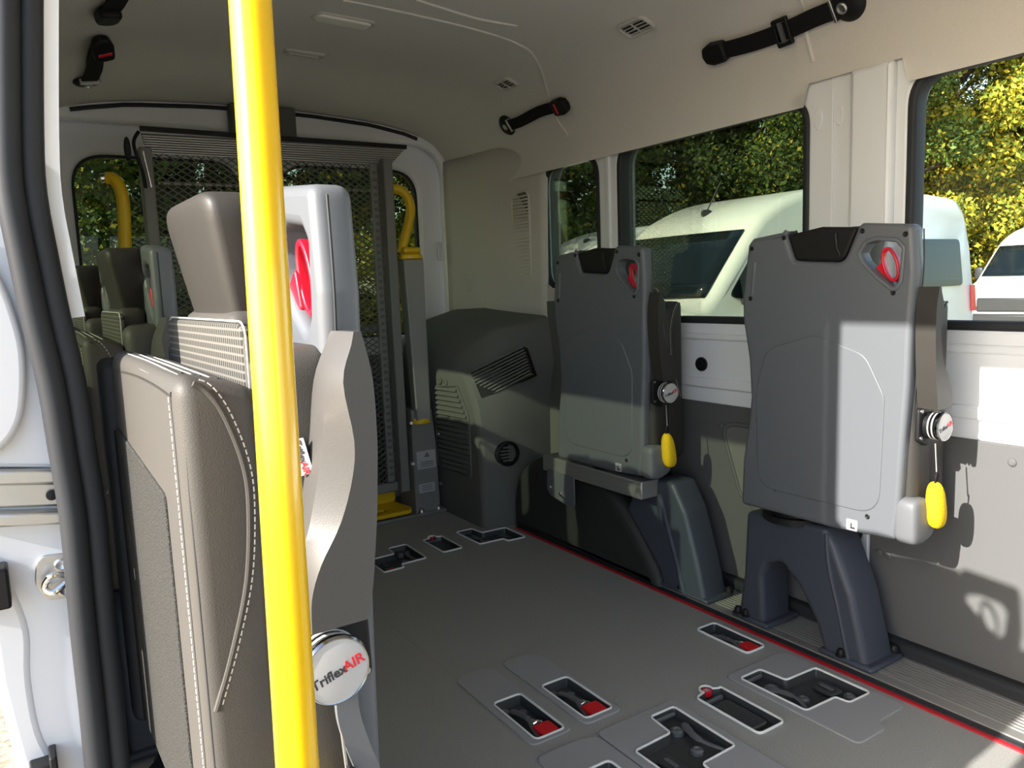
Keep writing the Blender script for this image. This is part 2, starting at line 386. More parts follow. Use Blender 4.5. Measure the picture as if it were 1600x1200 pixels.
# speaker relief in the grey panel and its screws
m = MB(); lp = rc([(1.63, 0.52), (1.27, 0.52), (1.27, 0.30), (1.45, 0.24), (1.55, 0.30)], 0.05, 6)
m.plate([lp, inset(lp, 0.012)], 0.014, MYZ(1.789), 0.005); m.build('speaker_relief', panel, wr)
m = MB(); m.plate([inset(lp, 0.012)], 0.006, MYZ(1.7905)); m.build('speaker_mesh', mat('speaker_mesh_cloth', (0.15, 0.148, 0.14), 0.9, bump=(700, 0.3)), wr)
for (y, z) in ((1.70, 0.235), (1.10, 0.245), (1.075, 0.243), (0.80, 0.53), (1.62, 0.50)):
    m = MB(); m.lathe([(0.009, 0), (0.009, 0.003), (0.005, 0.006)], frame((1.790, y, z), (0, 1, 0), (-1, 0, 0)), 12); m.build('panel_screw', panel, wr)
m = MB(); m.plate([rc([(1.127, 0.012), (1.168, 0.012), (1.172, 0.16), (1.160, 0.215), (1.140, 0.29), (1.124, 0.30)], 0.004, 2)], 0.012, MYZ(1.783), 0.003)
sp = m.build('pillar_foot_sheet', white, wr)
for (y, z) in ((1.146, 0.19), (1.153, 0.10)):
    m = MB(); m.box(1.775, 1.778, y-0.002, y+0.002, z-0.006, z+0.006); m.build('slot', blackp, sp)

# ceiling: one moulded headliner
PR = [(1.786, 1.382), (1.792, 1.42), (1.795, 1.48), (1.790, 1.535), (1.772, 1.585), (1.742, 1.627), (1.69, 1.675), (1.58, 1.715), (1.4, 1.745), (1.15, 1.76), (0.92, 1.765)]
prx = [p[0] for p in PR[2:]][::-1]; prz = [p[1] for p in PR[2:]][::-1]
def drop(y):
    t = min(1, max(0, (y-2.7)/0.55)); return 0.065*t*t*(3-2*t)
def zc(x, y):
    xx = x if x >= 0.92 else 1.84-x
    return float(np.interp(xx, prx, prz)) - drop(y)
full = smooth_path([(p[0], 0, p[1]) for p in PR] + [(1.84-p[0], 0, p[1]) for p in PR[-2::-1]], 4)
half = [p for p in full if p.x > 0.92 or p.z > 1.675]
ysl = [Y0, -0.5, 0.3, 1.04]; ysr = [1.04, 1.055, 1.07, 1.20, 1.32, 1.335, 1.4, 2.0, 2.4, 2.6, 2.7, 2.8, 2.9, 3.0, 3.1, 3.2, 3.26]
def edge_z(y):   # the lining is cut higher over the broad pillar
    return 1.382 + 0.056*max(0.0, min(1.0, (y-1.055)/0.015, (1.335-y)/0.015))
def sheet(pp, yy):
    m = MB(); vv = [(p.x, y, max(p.z, edge_z(y) if p.x > 0.92 else 0)-drop(y)) for y in yy for p in pp]; N = len(pp)
    m.add((vv, [(j*N+i, j*N+i+1, (j+1)*N+i+1, (j+1)*N+i) for j in range(len(yy)-1) for i in range(N-1)])); return m
m = sheet(full, ysr)
ceiling = S(m.build('ceiling', liner, ang=60), 'taupe fabric headliner with curved sides', 'ceiling')
sheet(half, ysl).build('front_headliner', liner, ceiling, ang=60)
m = MB(); m.box(-0.02, 1.86, Y0, 3.4, 1.80, 1.83); m.box(-0.03, 0.10, Y0, 1.04, 1.675, 1.83); m.box(1.845, 1.87, Y0, 3.4, 1.40, 1.81); m.box(-0.03, 0.0, 1.04, 3.4, 1.40, 1.81)
m.build('roof_skin', white, ceiling)
def onc(x, y, d=0.0):
    z = zc(x, y); e = 0.004; nx = (zc(x+e, y)-zc(x-e, y))/(2*e); nrm = Vector((nx, 0, -1)).normalized()
    return Vector((x, y, z)) + nrm*d, nrm
for pts in ([(0.871, 2.172), (0.949, 2.176), (1.213, 2.184), (1.411, 2.195), (1.48, 2.203), (1.545, 2.225), (1.642, 2.304), (1.735, 2.393), (1.765, 2.41), (1.785, 2.404), (1.794, 2.36)],
            [(1.052, 2.074), (1.264, 2.105), (1.40, 2.085)],
            [(1.66, 1.29), (1.748, 1.311), (1.768, 1.324), (1.785, 1.326), (1.794, 1.315)]):
    m = MB(); m.tube(smooth_path([onc(x, y, -0.002)[0] for x, y in pts], 6), 0.0055, 8); m.build('moulded_seam', liner, ceiling)

# rear end: body frame, two rear doors with windows
m = MB(); m.plate([rect(-0.03, 1.87, -0.15, 1.80), rc([(0.09, 0.02), (1.745, 0.02), (1.745, 1.60), (0.09, 1.60)], 0.16, 10)], 0.05, MXZ(3.285), 0.02, 4)
rw = S(m.build('wall_rear', whitein, ang=50), 'white painted frame around the rear doors', 'wall')
m = MB(); m.tube([(x, 3.255, zc(x, 3.25)-0.012) for x in np.linspace(0.25, 1.62, 24)], 0.008, 8); m.build('rubber_edge', rubber, rw)
for (z0, zz) in ((1.05, 1.17),):
    m = MB(); m.plate([rect(1.70, 1.722, z0+0.03, zz-0.005, 0.003, 2)], 0.01, MXZ(3.258), 0.003); m.build('pressed_tab', white, rw)
m = MB(); m.box(1.66, 1.73, 3.245, 3.262, 0.645, 0.705); lt = m.build('latch_pocket', blackp, rw, bevel=0.004)
m = MB(); m.box(1.675, 1.715, 3.238, 3.247, 0.655, 0.695); m.build('latch', yellow, lt, bevel=0.004)
for i, (a, b, wa, wb, lab) in enumerate(((0.06, 0.921, 0.235, 0.845, 'left rear door with tinted window seen past the folded lift'), (0.919, 1.78, 1.00, 1.645, 'right rear door with tinted window beside the lift tower'))):
    h = rc([(wa, 0.74), (wb, 0.74), (wb, 1.495), (wa, 1.495)], 0.13, 10)
    m = MB(); m.plate([rect(a, b, -0.1, 1.66), h], 0.05, MXZ(3.345), 0.018, 4)
    dz = S(m.build('door_%d' % (i+1), whitein, ang=50), lab, 'door')
    m = MB(); m.plate([inset(h, -0.006), inset(h, 0.010)], 0.03, MXZ(3.350), 0.004); m.build('window_seal', rubber, dz)
    m = MB(); m.plate([inset(h, 0.004)], 0.005, MXZ(3.352)); m.build('pane', glass_rear, dz, smooth=False)
    m = MB(); m.plate([rect(a+0.12, b-0.10, 0.05, 0.66, 0.05, 5)], 0.03, MXZ(3.31), 0.012); m.build('door_card', darktrim, dz)
m = MB(); m.box(0.795, 1.055, 3.20, 3.262, 1.575, 1.700); m.box(0.83, 0.90, 3.225, 3.262, 1.50, 1.58)
S(m.build('trim_3', darktrim, bevel=0.012), 'dark latch housing above the middle of the rear doors', 'housing')

# rear quarter trims
def quarter(mir):
    def bd(mb, *a, **k):
        if mir: mb.v = [(flipx(p[0]), p[1], p[2]) for p in mb.v]; mb.f = [tuple(reversed(f)) for f in mb.f]
        return mb.build(*a, **k)
    def up(u, v):
        y = (2.88+0.385*u) if mir else 2.512+0.753*u; z = 0.80+(1.53-0.80)*v
        x = 1.795-0.035*u*u+0.02*v*v*(1-u) - 0.02*math.sin(PI*min(1, u*1.1))*(1-v)
        return (x, y, z)
    m = MB(); m.grid(up, 16, 10)
    q = S(bd(m, 'trim_%d' % (5 if mir else 4), taupe, None, ang=60, solid=-0.01), 'pale taupe rear corner panel '+('behind the folded left seats' if mir else 'with narrow louvres beside the quarter window'), 'panel')
    if not mir:
        for z0, z1, n in ((1.165, 1.312, 11), (0.992, 1.148, 11)):
            for k in range(n):
                z = z0+(z1-z0)*(k+0.5)/n; m = MB()
                m.box(-0.055, 0.055, -0.0035, 0.0035, 0, 0.006, frame((1.782, 2.672, z), (0, 1, 0), (-1, 0, 0.15))); bd(m, 'louvre', taupe, q, bevel=0.0015)
        m = MB(); lp = rc([(2.735, 0.975), (2.74, 1.30), (2.715, 1.33), (2.63, 1.33), (2.608, 1.31), (2.605, 0.985)], 0.015, 4)
        m.plate([lp, inset(lp, 0.008)], 0.012, MYZ(1.783), 0.004); bd(m, 'louvre_frame', taupe, q)
        m = MB(); m.plate([inset(lp, 0.008)], 0.004, MYZ(1.788)); bd(m, 'louvre_shadow_box', mat('louvre_back', (0.16, 0.145, 0.125), 0.9), q)
        m = MB(); m.plate([rect(3.05, 3.11, 0.93, 1.0, 0.02, 5)], 0.02, MYZ(1.765), 0.008); bd(m, 'blank_cap', taupe, q)
    if mir: return q
    # lower dark moulding over the rear corner
    Sx = [(2.572, -0.02), (2.574, 0.36), (2.60, 0.47), (2.66, 0.58), (2.78, 0.675), (2.95, 0.70), (3.25, 0.70), (3.25, -0.02)]
    Wz = [(2.525, -0.02), (2.515, 0.42), (2.50, 0.54), (2.47, 0.66), (2.50, 0.83), (2.95, 0.87), (3.25, 0.86), (3.25, -0.02)]
    m = MB(); vv = [(1.487, a, b) for a, b in Sx]
    md = [(1.60, 0.5*(a[0]+b[0])-0.01, a[1]*0.45+b[1]*0.55+(0.02 if 3 < i < 7 else 0)) for i, (a, b) in enumerate(zip(Sx, Wz))]
    vv += md + [(1.80, a, b) for a, b in Wz]; N = 8
    m.add((vv, [tuple(range(N))] + [(r*N+i, (r+1)*N+i, (r+1)*N+i+1, r*N+i+1) for r in (0, 1) for i in range(N-1)]))
    m.f = [tuple(reversed(f)) for f in m.f]
    d = S(bd(m, 'trim_%d' % (7 if mir else 6), darktrim, None, ang=50, bevel=0.018, seg=3), 'dark grey moulded cover over the '+('left' if mir else 'right')+' rear corner'+('' if mir else ' with slatted grilles'), 'moulding')
    m = MB(); m.plate([rect(2.10, 2.56, 0.02, 0.885, 0.01, 3)], 0.012, MYZ(1.791), 0.004); bd(m, 'side_extension', darktrim, d)
    m = MB(); m.plate([rect(2.10, 2.53, 0.880, 0.935, 0.004, 2)], 0.012, MYZ(1.793), 0.004); bd(m, 'sill_strip', taupe, d)
    if not mir:
        k = 0
        for j in range(17):
            z = 0.205+j*0.0205; a = 2.665+max(0, (0.24-z))*0.3+max(0, z-0.42)*0.7; b = 2.93 - max(0, 0.26-z)*0.8
            m = MB(); m.box(-(b-a)/2, (b-a)/2, -0.0068, 0.0068, -0.002, 0.007, frame((1.4862, (a+b)/2, z), (0, 1, -0.03), (-1, 0, 0.35))); bd(m, 'grille_slat', darktrim, d, bevel=0.002)
        m = MB(); lp = rc([(2.645, 0.19), (2.94, 0.19), (2.95, 0.54), (2.73, 0.56), (2.645, 0.44)], 0.03, 5)
        m.plate([lp, inset(lp, 0.006)], 0.008, MYZ(1.485), 0.003); bd(m, 'grille_border', darktrim, d)
        # fan-shaped louvres on the sloping top
        A, B = Vector((1.515, 2.66, 0.612)), Vector((1.66, 2.49, 0.712)); C_, D_ = Vector((1.525, 2.605, 0.515)), Vector((1.70, 2.49, 0.60))
        for j in range(10):
            t = j/9; p = A.lerp(C_, t); q = B.lerp(D_, t); c = (p+q)/2; nrm = (B-A).cross(C_-A).normalized()
            if nrm.y > 0: nrm = -nrm
            m = MB(); m.box(-(q-p).length/2, (q-p).length/2, -0.0032, 0.0032, -0.012, 0.012, frame(c+nrm*0.010, q-p, nrm)); bd(m, 'top_louvre', darktrim, d, bevel=0.001)
        nrm = (B-A).cross(C_-A).normalized(); nrm = -nrm if nrm.y > 0 else nrm
        e_ = [A+nrm*0.009, B+nrm*0.009, D_+nrm*0.009, C_+nrm*0.009]; m = MB(); m.add(([tuple(p) for p in e_]+[tuple(p-nrm*0.03) for p in e_], [(0, 1, 2, 3), (7, 6, 5, 4), (0, 4, 5, 1), (1, 5, 6, 2), (2, 6, 7, 3), (3, 7, 4, 0)])); bd(m, 'louvre_gap_shade', blackp, d, smooth=False)  # black backing plate paints in the shade between the louvres
        for yy, zz in ((2.885, 0.565), (2.835, 0.56)):
            m = MB(); m.lathe([(0.017, 0), (0.017, 0.004), (0.012, 0.008), (0.004, 0.004)], frame((1.487, yy, zz), (0, 1, 0), (-1, 0, 0)), 16); bd(m, 'clip', darktrim, d)
        m = MB(); m.lathe([(0.050, -0.03), (0.050, 0.004), (0.043, 0.006), (0.040, -0.002), (0.034, -0.006)], frame((1.588, 2.532, 0.295), (1, 0, 0), (-0.1, -1, 0)), 28)
        rg = bd(m, 'round_vent', blackp, d)
        for j in range(5):
            z = 0.295+(j-2)*0.013; h = math.sqrt(max(0, 0.034**2-(z-0.295)**2))
            m = MB(); m.box(1.588-h, 1.588+h, 2.530, 2.540, z-0.003, z+0.003); bd(m, 'vent_slat', darktrim, rg)
    return d
quarter(False); quarter(True)

# wheel arch cover on the window side
m = MB(); ap = smooth_path([(2.535, -0.01, 0), (2.53, 0.12, 0), (2.48, 0.23, 0), (2.36, 0.305, 0), (2.18, 0.325, 0), (2.02, 0.305, 0), (1.90, 0.245, 0), (1.80, 0.15, 0), (1.72, 0.05, 0), (1.69, -0.01, 0)], 4)
m.plate([[(p.x, p.y) for p in ap]], 0.20, MYZ(1.70), 0.035, 4)
S(m.build('trim_8', archm, ang=50), 'black rounded wheel arch cover under the rearmost window-side seat', 'wheel arch')

# doorway post on the left with its seal, track end and striker
m = MB(); m.plate([[(-0.0288, -0.4344), (0.0377, -0.4344), (0.0421, 0.5624), (0.0454, 0.7839), (0.0377, 0.8946), (0.0288, 0.9943), (0.0244, 1.0718), (0.0310, 1.1826), (0.0498, 1.4041), (0.0731, 1.6920), (-0.0664, 1.6920), (-0.0664, 1.3376), (-0.0664, 0.6953), (-0.0576, 0.6067), (-0.0377, 0.5070), (-0.0332, 0.4516), (-0.0288, 0.3963)]], 0.034, MXZ(1.050), 0.006)
jb = S(m.build('trim_9', white, ang=50), 'white painted rear post of the side doorway', 'door post')
sl = [(0.0775, 1.6699), (0.0576, 1.4705), (0.0443, 1.3310), (0.0377, 1.2667), (0.0255, 1.1361), (0.0221, 1.0696), (0.0266, 1.0009), (0.0321, 0.9323), (0.0399, 0.8603), (0.0432, 0.7861), (0.0465, 0.7108), (0.0454, 0.6355), (0.0443, 0.5568), (0.0443, 0.4782), (0.0432, 0.3963), (0.0421, 0.3132), (0.0399, 0.0086), (0.0377, -0.3236)]
m = MB(); m.tube(smooth_path([(x-0.010, 0.999, z) for x, z in sl], 3), 0.0138, 12)
sealo = S(m.build('trim_10', rubber), 'black rubber door seal down the side doorway post', 'seal')
m = MB(); m.tube(smooth_path([(x+0.012, 1.010, z) for x, z in sl], 3), 0.0133, 12); m.build('inner_lip', rubber, sealo)
m = MB(); m.ribbon(smooth_path([(x+0.029, 1.032, z) for x, z in sl[:8]], 3), (1, 0, 0), 0.022, 0.013); m.build('pillar_edge', whitein, jb)
m = MB(); m.plate([rc([(-0.0775, 0.7783), (0.0332, 0.7595), (0.0332, 1.1161), (-0.0775, 1.1161)], 0.004, 2)], 0.013, MXZ(1.030), 0.005); m.build('upper_cover', white, jb)
m = MB(); bz = smooth_path([(x, z, 0) for x, z in [(-0.0997, 0.7839), (-0.0498, 0.7861), (-0.0221, 0.7927), (0.0000, 0.8260), (0.0089, 0.8880), (0.0055, 0.9345), (-0.0066, 0.9832), (-0.0332, 1.0275), (-0.0997, 1.0608)]], 5)
m.plate([[(p.x, p.y) for p in bz]], 0.018, MXZ(1.019), 0.007, 3); m.build('bulged_cover', white, jb)
TY, TZ = 1.03, 0.7285
tr = empty('door_track', (0, TY, TZ), 0, 'silvery sliding door track end across the white doorway post', 'door track')
for nm, z0, z1, y0, y1, mt in (('upper_flange', 0.7507, 0.7673, 1.013, 1.036, steel), ('channel', 0.7219, 0.7507, 1.023, 1.037, steel), ('lower_flange', 0.7030, 0.7185, 1.010, 1.036, steel)):
    m = MB(); v = [(-0.078, y0, z0+0.009), (0.032, y0, z0-0.007), (0.032, y1, z0-0.007), (-0.078, y1, z0+0.009)]
    v += [(p[0], p[1], p[2]+(z1-z0)) for p in v]
    m.add(([(a, b-TY, c-TZ) for a, b, c in v], [(3, 2, 1, 0), (4, 5, 6, 7), (0, 1, 5, 4), (1, 2, 6, 5), (2, 3, 7, 6), (3, 0, 4, 7)])); m.build(nm, mt, tr, bevel=0.003)
m = MB(); m.lathe([(0.006, 0), (0.006, 0.002), (0.0022, 0.003)], frame((0.019, -0.009, 0.0025), (1, 0, 0), (0, -1, 0)), 14); m.build('screw', blackp, tr)
st = empty('door_striker', (0.0135, 1.03, 0.6288), 0, 'steel door striker plate with two screws on the white doorway post', 'striker')
m = MB(); m.plate([rc([(-0.018, 0.024, 0.013), (-0.021, 0, 0.022), (-0.013, -0.022, 0.011), (0.022, -0.0265, 0.003), (0.022, 0.029, 0.003), (-0.011, 0.031, 0.009)], 0.011, 4)], 0.0045, MXZ(0.0), 0.0016); m.build('plate', steel, st)
m = MB(); m.tube(smooth_path([(0.020, -0.004, 0.009), (0.013, -0.015, 0.007), (-0.0045, -0.020, 0.011), (-0.012, -0.015, -0.002), (-0.0045, -0.020, -0.009), (0.011, -0.015, -0.002), (0.021, -0.004, 0.001)], 5), 0.0036, 10); m.build('loop', chrome, st)
for dx, dz in ((0.0066, 0.0166), (0.0078, -0.0144)):
    m = MB(); m.lathe([(0.0075, 0.0), (0.0075, 0.0033), (0.0055, 0.0046), (0.0024, 0.0033)], frame((dx, 0, dz), (1, 0, 0), (0, -1, 0)), 16); m.build('screw', steel, st)
# edge of the sliding door standing open beside the post
m = MB(); dp = smooth_path([(x, z, 0) for x, z in [(-0.0377, 0.6731), (-0.0244, 0.6288), (-0.0144, 0.5735), (-0.0183, 0.5181), (-0.0155, 0.4516), (-0.0022, 0.3963), (0.0044, 0.3187), (0.0044, 0.0086), (0.0000, -0.2129)]], 4)
m.plate([[(p.x, p.y) for p in dp] + [(-0.0388, -0.2129), (-0.0388, 0.2301), (-0.0443, 0.3963), (-0.0509, 0.4516), (-0.0576, 0.5181), (-0.0609, 0.6731)]], 0.055, MXZ(1.058), 0.011, 3)
S(m.build('trim_11', white, ang=50), 'curved white lower edge beside the doorway post, ground showing past it', 'door edge')
m = MB(); m.box(-0.10, -0.031, 0.997, 1.03, 0.6155, 0.6621); S(m.build('trim_12', blackp, bevel=0.003), 'small black block at the left edge of the doorway post', 'door stop')
m = MB(); m.box(-0.034, -0.008, 1.005, 1.032, 0.400, 0.418); m.box(-0.014, -0.006, 1.000, 1.034, 0.385, 0.428); S(m.build('trim_13', blackp, bevel=0.002), 'small black bracket low on the doorway post at the bottom left', 'bracket')

# front end behind the viewer: bulkhead with the cab opening
m = MB(); m.plate([rect(-0.05, 1.90, -0.3, 1.83), rect(0.12, 1.72, 0.75, 1.55, 0.1, 6)], 0.04, MXZ(-1.52)); S(m.build('wall_front', whitein), 'front end of the passenger space', 'wall')
m = MB(); m.plate([rect(-0.05, 0.02, -0.3, 1.8)], 0.9, MXZ(-1.05)); S(m.build('wall_front_left', white), 'front post of the side doorway', 'wall')

# ------------------------------------------------------------------ tie-down trays in the floor
def tray(key, name, label, plate_loop=None, group='floor trays with white rims'):
    L = TR[key]; cx = sum(p[0] for p in L)/len(L); cy = sum(p[1] for p in L)/len(L)
    T = empty(name, (cx, cy, 0), 0, label, 'floor tray', group)
    loc = Matrix.Translation((-cx, -cy, 0))
    m = MB(); m.plate([inset(L, -0.0022), inset(L, 0.0018)], 0.006, loc @ MXY(0.003), 0.0015); m.build('rim', rimw, T)
    I = inset(L, 0.0015); J = inset(L, 0.007); N = len(I); m = MB()
    vv = [(p[0], p[1], 0.003) for p in I] + [(p[0], p[1], -0.018) for p in J]
    m.add((vv, [(i, (i+1) % N, N+(i+1) % N, N+i) for i in range(N)]), loc); m.plate([J], 0.004, loc @ MXY(-0.0195)); m.build('basin', traym, T, ang=50)
    if plate_loop:
        m = MB(); m.plate([plate_loop, inset(L, -0.003)], 0.005, loc @ MXY(0.0012), 0.0018); m.build('cover_plate', platem, T)
    return T, cx, cy
def shallow(T):
    for c in T.children:
        if c.name.split('.')[0] not in ('rim', 'basin', 'cover_plate', 'red_button'): c.scale.z = 0.58
def loop_parts(T, cx, cy, x0, x1, y0, y1):
    xm = (x0+x1)/2-cx; a = y0-cy; b = y1-cy; hw = (x1-x0)/2
    m = MB(); m.tube(smooth_path([(xm-0.004, b-0.03, -0.022), (xm-0.002, b-0.07, -0.008), (xm-0.001, a+0.085, -0.006)], 5), 0.0065, 8, flat=1.3)
    m.tube([(xm-0.001, a+0.085, -0.006), (xm-hw+0.018, a+0.02, -0.014)], 0.0055, 8); m.tube([(xm-0.001, a+0.085, -0.006), (xm+hw-0.020, a+0.055, -0.012)], 0.005, 8)
    m.build('anchor_loop', trayl, T)
    m = MB(); m.tube([(xm-0.006, a+0.067, -0.010), (xm+0.010, a+0.069, -0.008), (xm+0.020, a+0.062, -0.010)], 0.0045, 8); m.build('bar', chrome, T)
    m = MB(); m.blob((xm+0.007, a+0.030, -0.010), (hw-0.016, 0.021, 0.014), 8); m.build('red_webbing_tab', redm, T, ang=60)
    for dx, dy in ((0.016, -0.045), (-0.018, -0.02)):
        m = MB(); m.lathe([(0.010, -0.03), (0.009, -0.022), (0.004, -0.019)], Matrix.Translation((xm+dx, b+dy, 0)), 12); m.build('stud', trayl, T)
pa = rc([(0.818, 1.254), (0.925, 1.254), (0.925, 1.575), (0.905, 1.60), (0.840, 1.60), (0.818, 1.58)], 0.02, 4)
pb = rc([(0.955, 1.250), (1.060, 1.250), (1.060, 1.565), (1.030, 1.60), (0.975, 1.60), (0.955, 1.585)], 0.02, 4)
for key, lab, pl in (('a', 'black rectangular floor tray with red webbing tab, left of the front pair', pa), ('b', 'black rectangular floor tray with red webbing tab, right of the front pair', pb),
                     ('c', 'black rectangular floor tray with red webbing tab beside the red floor strip', None), ('g', 'black floor tray cut off by the bottom edge of the picture', rc([(0.79, 0.80), (0.95, 0.80), (0.95, 1.20), (0.91, 1.218), (0.80, 1.218)], 0.02, 4))):
    L = TR[key]; T, cx, cy = tray(key, 'floor_tray', lab, pl)
    loop_parts(T, cx, cy, min(p[0] for p in L), max(p[0] for p in L), min(p[1] for p in L), max(p[1] for p in L)); shallow(T)
def ear_tray(key, lab):
    L = TR[key]; T, cx, cy = tray(key, 'floor_tray', lab)
    x0, x1 = min(p[0] for p in L), max(p[0] for p in L); y0 = min(p[1] for p in L); y1 = y0+0.178
    m = MB(); m.plate([rect(x0+0.013-cx, x1-0.013-cx, y0+0.03-cy, y1-0.03-cy, 0.012, 5)], 0.02, MXY(-0.02), 0.005); m.build('pad', traym, T)
    m = MB(); m.box(x0+0.012-cx, x1-0.016-cx, y1-0.022-cy, y1-0.014-cy, -0.020, -0.004); m.build('front_ledge', trayl, T, bevel=0.002)
    m = MB(); m.lathe([(0.0125, -0.01), (0.0125, 0.0005), (0.011, 0.0015)], Matrix.Translation((x0+0.045-cx, y1+0.012-cy, 0)), 20); bt = m.build('red_button', redp, T)
    m = MB(); m.box(-0.0065, 0.0065, -0.0016, 0.0016, 0.0012, 0.0024, Matrix.Translation((x0+0.045-cx, y1+0.012-cy, 0)) @ Matrix.Rotation(0.7, 4, 'Z'))
    m.box(-0.0065, 0.0065, -0.0016, 0.0016, 0.0012, 0.0024, Matrix.Translation((x0+0.045-cx, y1+0.012-cy, 0)) @ Matrix.Rotation(-0.6, 4, 'Z')); m.build('symbol', labelm, bt); shallow(T)
ear_tray('d', 'black floor tray with a round red button between the front Z-shaped trays'); ear_tray('i', 'black floor tray with a faint red button at the rear of the floor')
pe = rc([(1.352, 1.215), (1.356, 0.868), (1.452, 0.868), (1.456, 0.885), (1.470, 0.892), (1.566, 0.892), (1.566, 1.215)], 0.018, 4)
pf = rc([(2.53-p[0], p[1]) for p in ((1.352, 1.215), (1.356, 0.868), (1.452, 0.868), (1.456, 0.885), (1.470, 0.892), (1.576, 0.892), (1.576, 1.215))], 0.018, 4)
def z_tray(key, lab, pl, x0, sx, y):
    T, cx, cy = tray(key, 'floor_tray', lab, pl)
    def Q(u, v): return (x0+sx*u-cx, y+v-cy)
    m = MB(); m.tube(smooth_path([(*Q(0.016, -0.05), -0.020), (*Q(0.030, -0.075), -0.010), (*Q(0.040, -0.11), -0.006), (*Q(0.036, -0.14), -0.006), (*Q(0.022, -0.168), -0.010)], 5), [0.010]*6+[0.008]*6+[0.005]*9, 8); m.build('swept_ridge', trayl, T)
    for u, v, r in ((0.045, -0.055, 0.016), (0.062, -0.13, 0.014), (0.155, -0.185, 0.014)):
        m = MB(); m.lathe([(r, -0.03), (r*0.95, -0.018), (r*0.55, -0.012), (r*0.3, -0.016)], Matrix.Translation((*Q(u, v), 0)), 16); m.build('stud', trayl, T)
    m = MB(); p = Q(0.140, -0.135); m.plate([rc([(p[0]-0.022, p[1]-0.03), (p[0]+0.018, p[1]-0.034), (p[0]+0.018, p[1]+0.03), (p[0]-0.022, p[1]+0.024)], 0.012, 5)], 0.018, MXY(-0.018), 0.006); b = m.build('buckle', traym, T)
    m = MB(); m.plate([rect(p[0]-0.006, p[0]+0.004, p[1]-0.018, p[1]+0.016, 0.004, 4)], 0.004, MXY(-0.008), 0.001); m.build('slot', trayl, b)
    m = MB(); p = Q(0.118, -0.188); m.box(p[0]-0.004, p[0]+0.004, p[1]-0.012, p[1]+0.012, -0.022, -0.014); m.box(p[0]-0.010, p[0]-0.006, p[1]-0.010, p[1]+0.010, -0.022, -0.014); m.build('clip', steel, T, bevel=0.001)
    m = MB(); a, c = Q(0.008, -0.004), Q(0.064, -0.012); m.box(min(a[0], c[0]), max(a[0], c[0]), min(a[1], c[1])-0.002, max(a[1], c[1])-0.002, -0.016, -0.004); m.build('ledge', trayl, T, bevel=0.002); shallow(T)
    return T
z_tray('e', 'black Z-shaped floor tray beside the red strip at the front', pe, 1.372, 1, 1.187)
z_tray('f', 'black Z-shaped floor tray at the bottom edge beside the button tray', pf, 1.158, -1, 1.190)
hT = z_tray('h', 'black Z-shaped floor tray at the rear, nearest the folded left seats', None, 1.158, -1, 2.592)
m = MB(); m.blob((-0.055, -0.085, -0.008), (0.014, 0.012, 0.010), 4); m.build('red_webbing_tab', redm, hT)
z_tray('j', 'black Z-shaped floor tray at the rear, beside the dark corner moulding', None, 1.375, 1, 2.598)

# ------------------------------------------------------------------ folding passenger seats
OUT = [(0.440, 1.030, .012), (0.426, 1.045, .012), (0.312, 1.056, .010), (0.324, 1.046, .004), (0.302, 0.984, .018), (0.170, 0.974, .030), (0.136, 1.052, .004), (0.127, 1.058, .006), (0.010, 1.046, .016),
       (0.003, 0.950), (0.010, 0.848), (0.012, 0.712), (0.020, 0.573), (0.026, 0.43), (0.034, 0.362, .01), (0.186, 0.352), (0.312, 0.352), (0.462, 0.350, .012),
       (0.457, 0.469), (0.438, 0.575), (0.431, 0.643), (0.438, 0.742), (0.457, 0.84), (0.458, 0.90)]
GRIP = [(0.127, 0.992), (0.113, 1.012), (0.089, 1.017), (0.046, 1.011), (0.033, 0.996), (0.038, 0.930), (0.049, 0.914), (0.086, 0.942), (0.119, 0.975)]
def dashes(mb, path, r=0.0007, d=0.0046, g=0.0022):
    P = smooth_path(path, 10); acc = 0.0; segs = []; cur = []
    L = [0.0]
    for i in range(1, len(P)): L.append(L[-1]+(P[i]-P[i-1]).length)
    def at(t):
        for i in range(1, len(P)):
            if L[i] >= t:
                q = (t-L[i-1])/max(1e-9, L[i]-L[i-1]); return P[i-1].lerp(P[i], q)
        return P[-1]
    t = 0.0
    while t+d < L[-1]:
        mb.tube([at(t), at(t+d)], r, 5); t += d+g
def disc_face(par, mir, y=-0.0390):
    """hinge roundel: text faces -y; drawn on both sides the same way round"""
    s = -1 if mir else 1
    c = Vector((s*(0.066 if mir else 0.060), y, 0.619))
    F = frame(c, (1, 0, 0), (0, -1, 0)) @ Matrix.Rotation(math.radians(17), 4, 'Z')
    m = MB(); m.add(text('Triflex', 0.0125), F @ Matrix.Translation((-0.0085, -0.001, 0.0))); m.build('lettering', inkm, par, smooth=False)
    m = MB(); m.add(text('AIR', 0.0135), F @ Matrix.Translation((0.0160, -0.0008, 0.0))); o = m.build('lettering', inkred, par, smooth=False); o['label'] = 'red letters AIR'
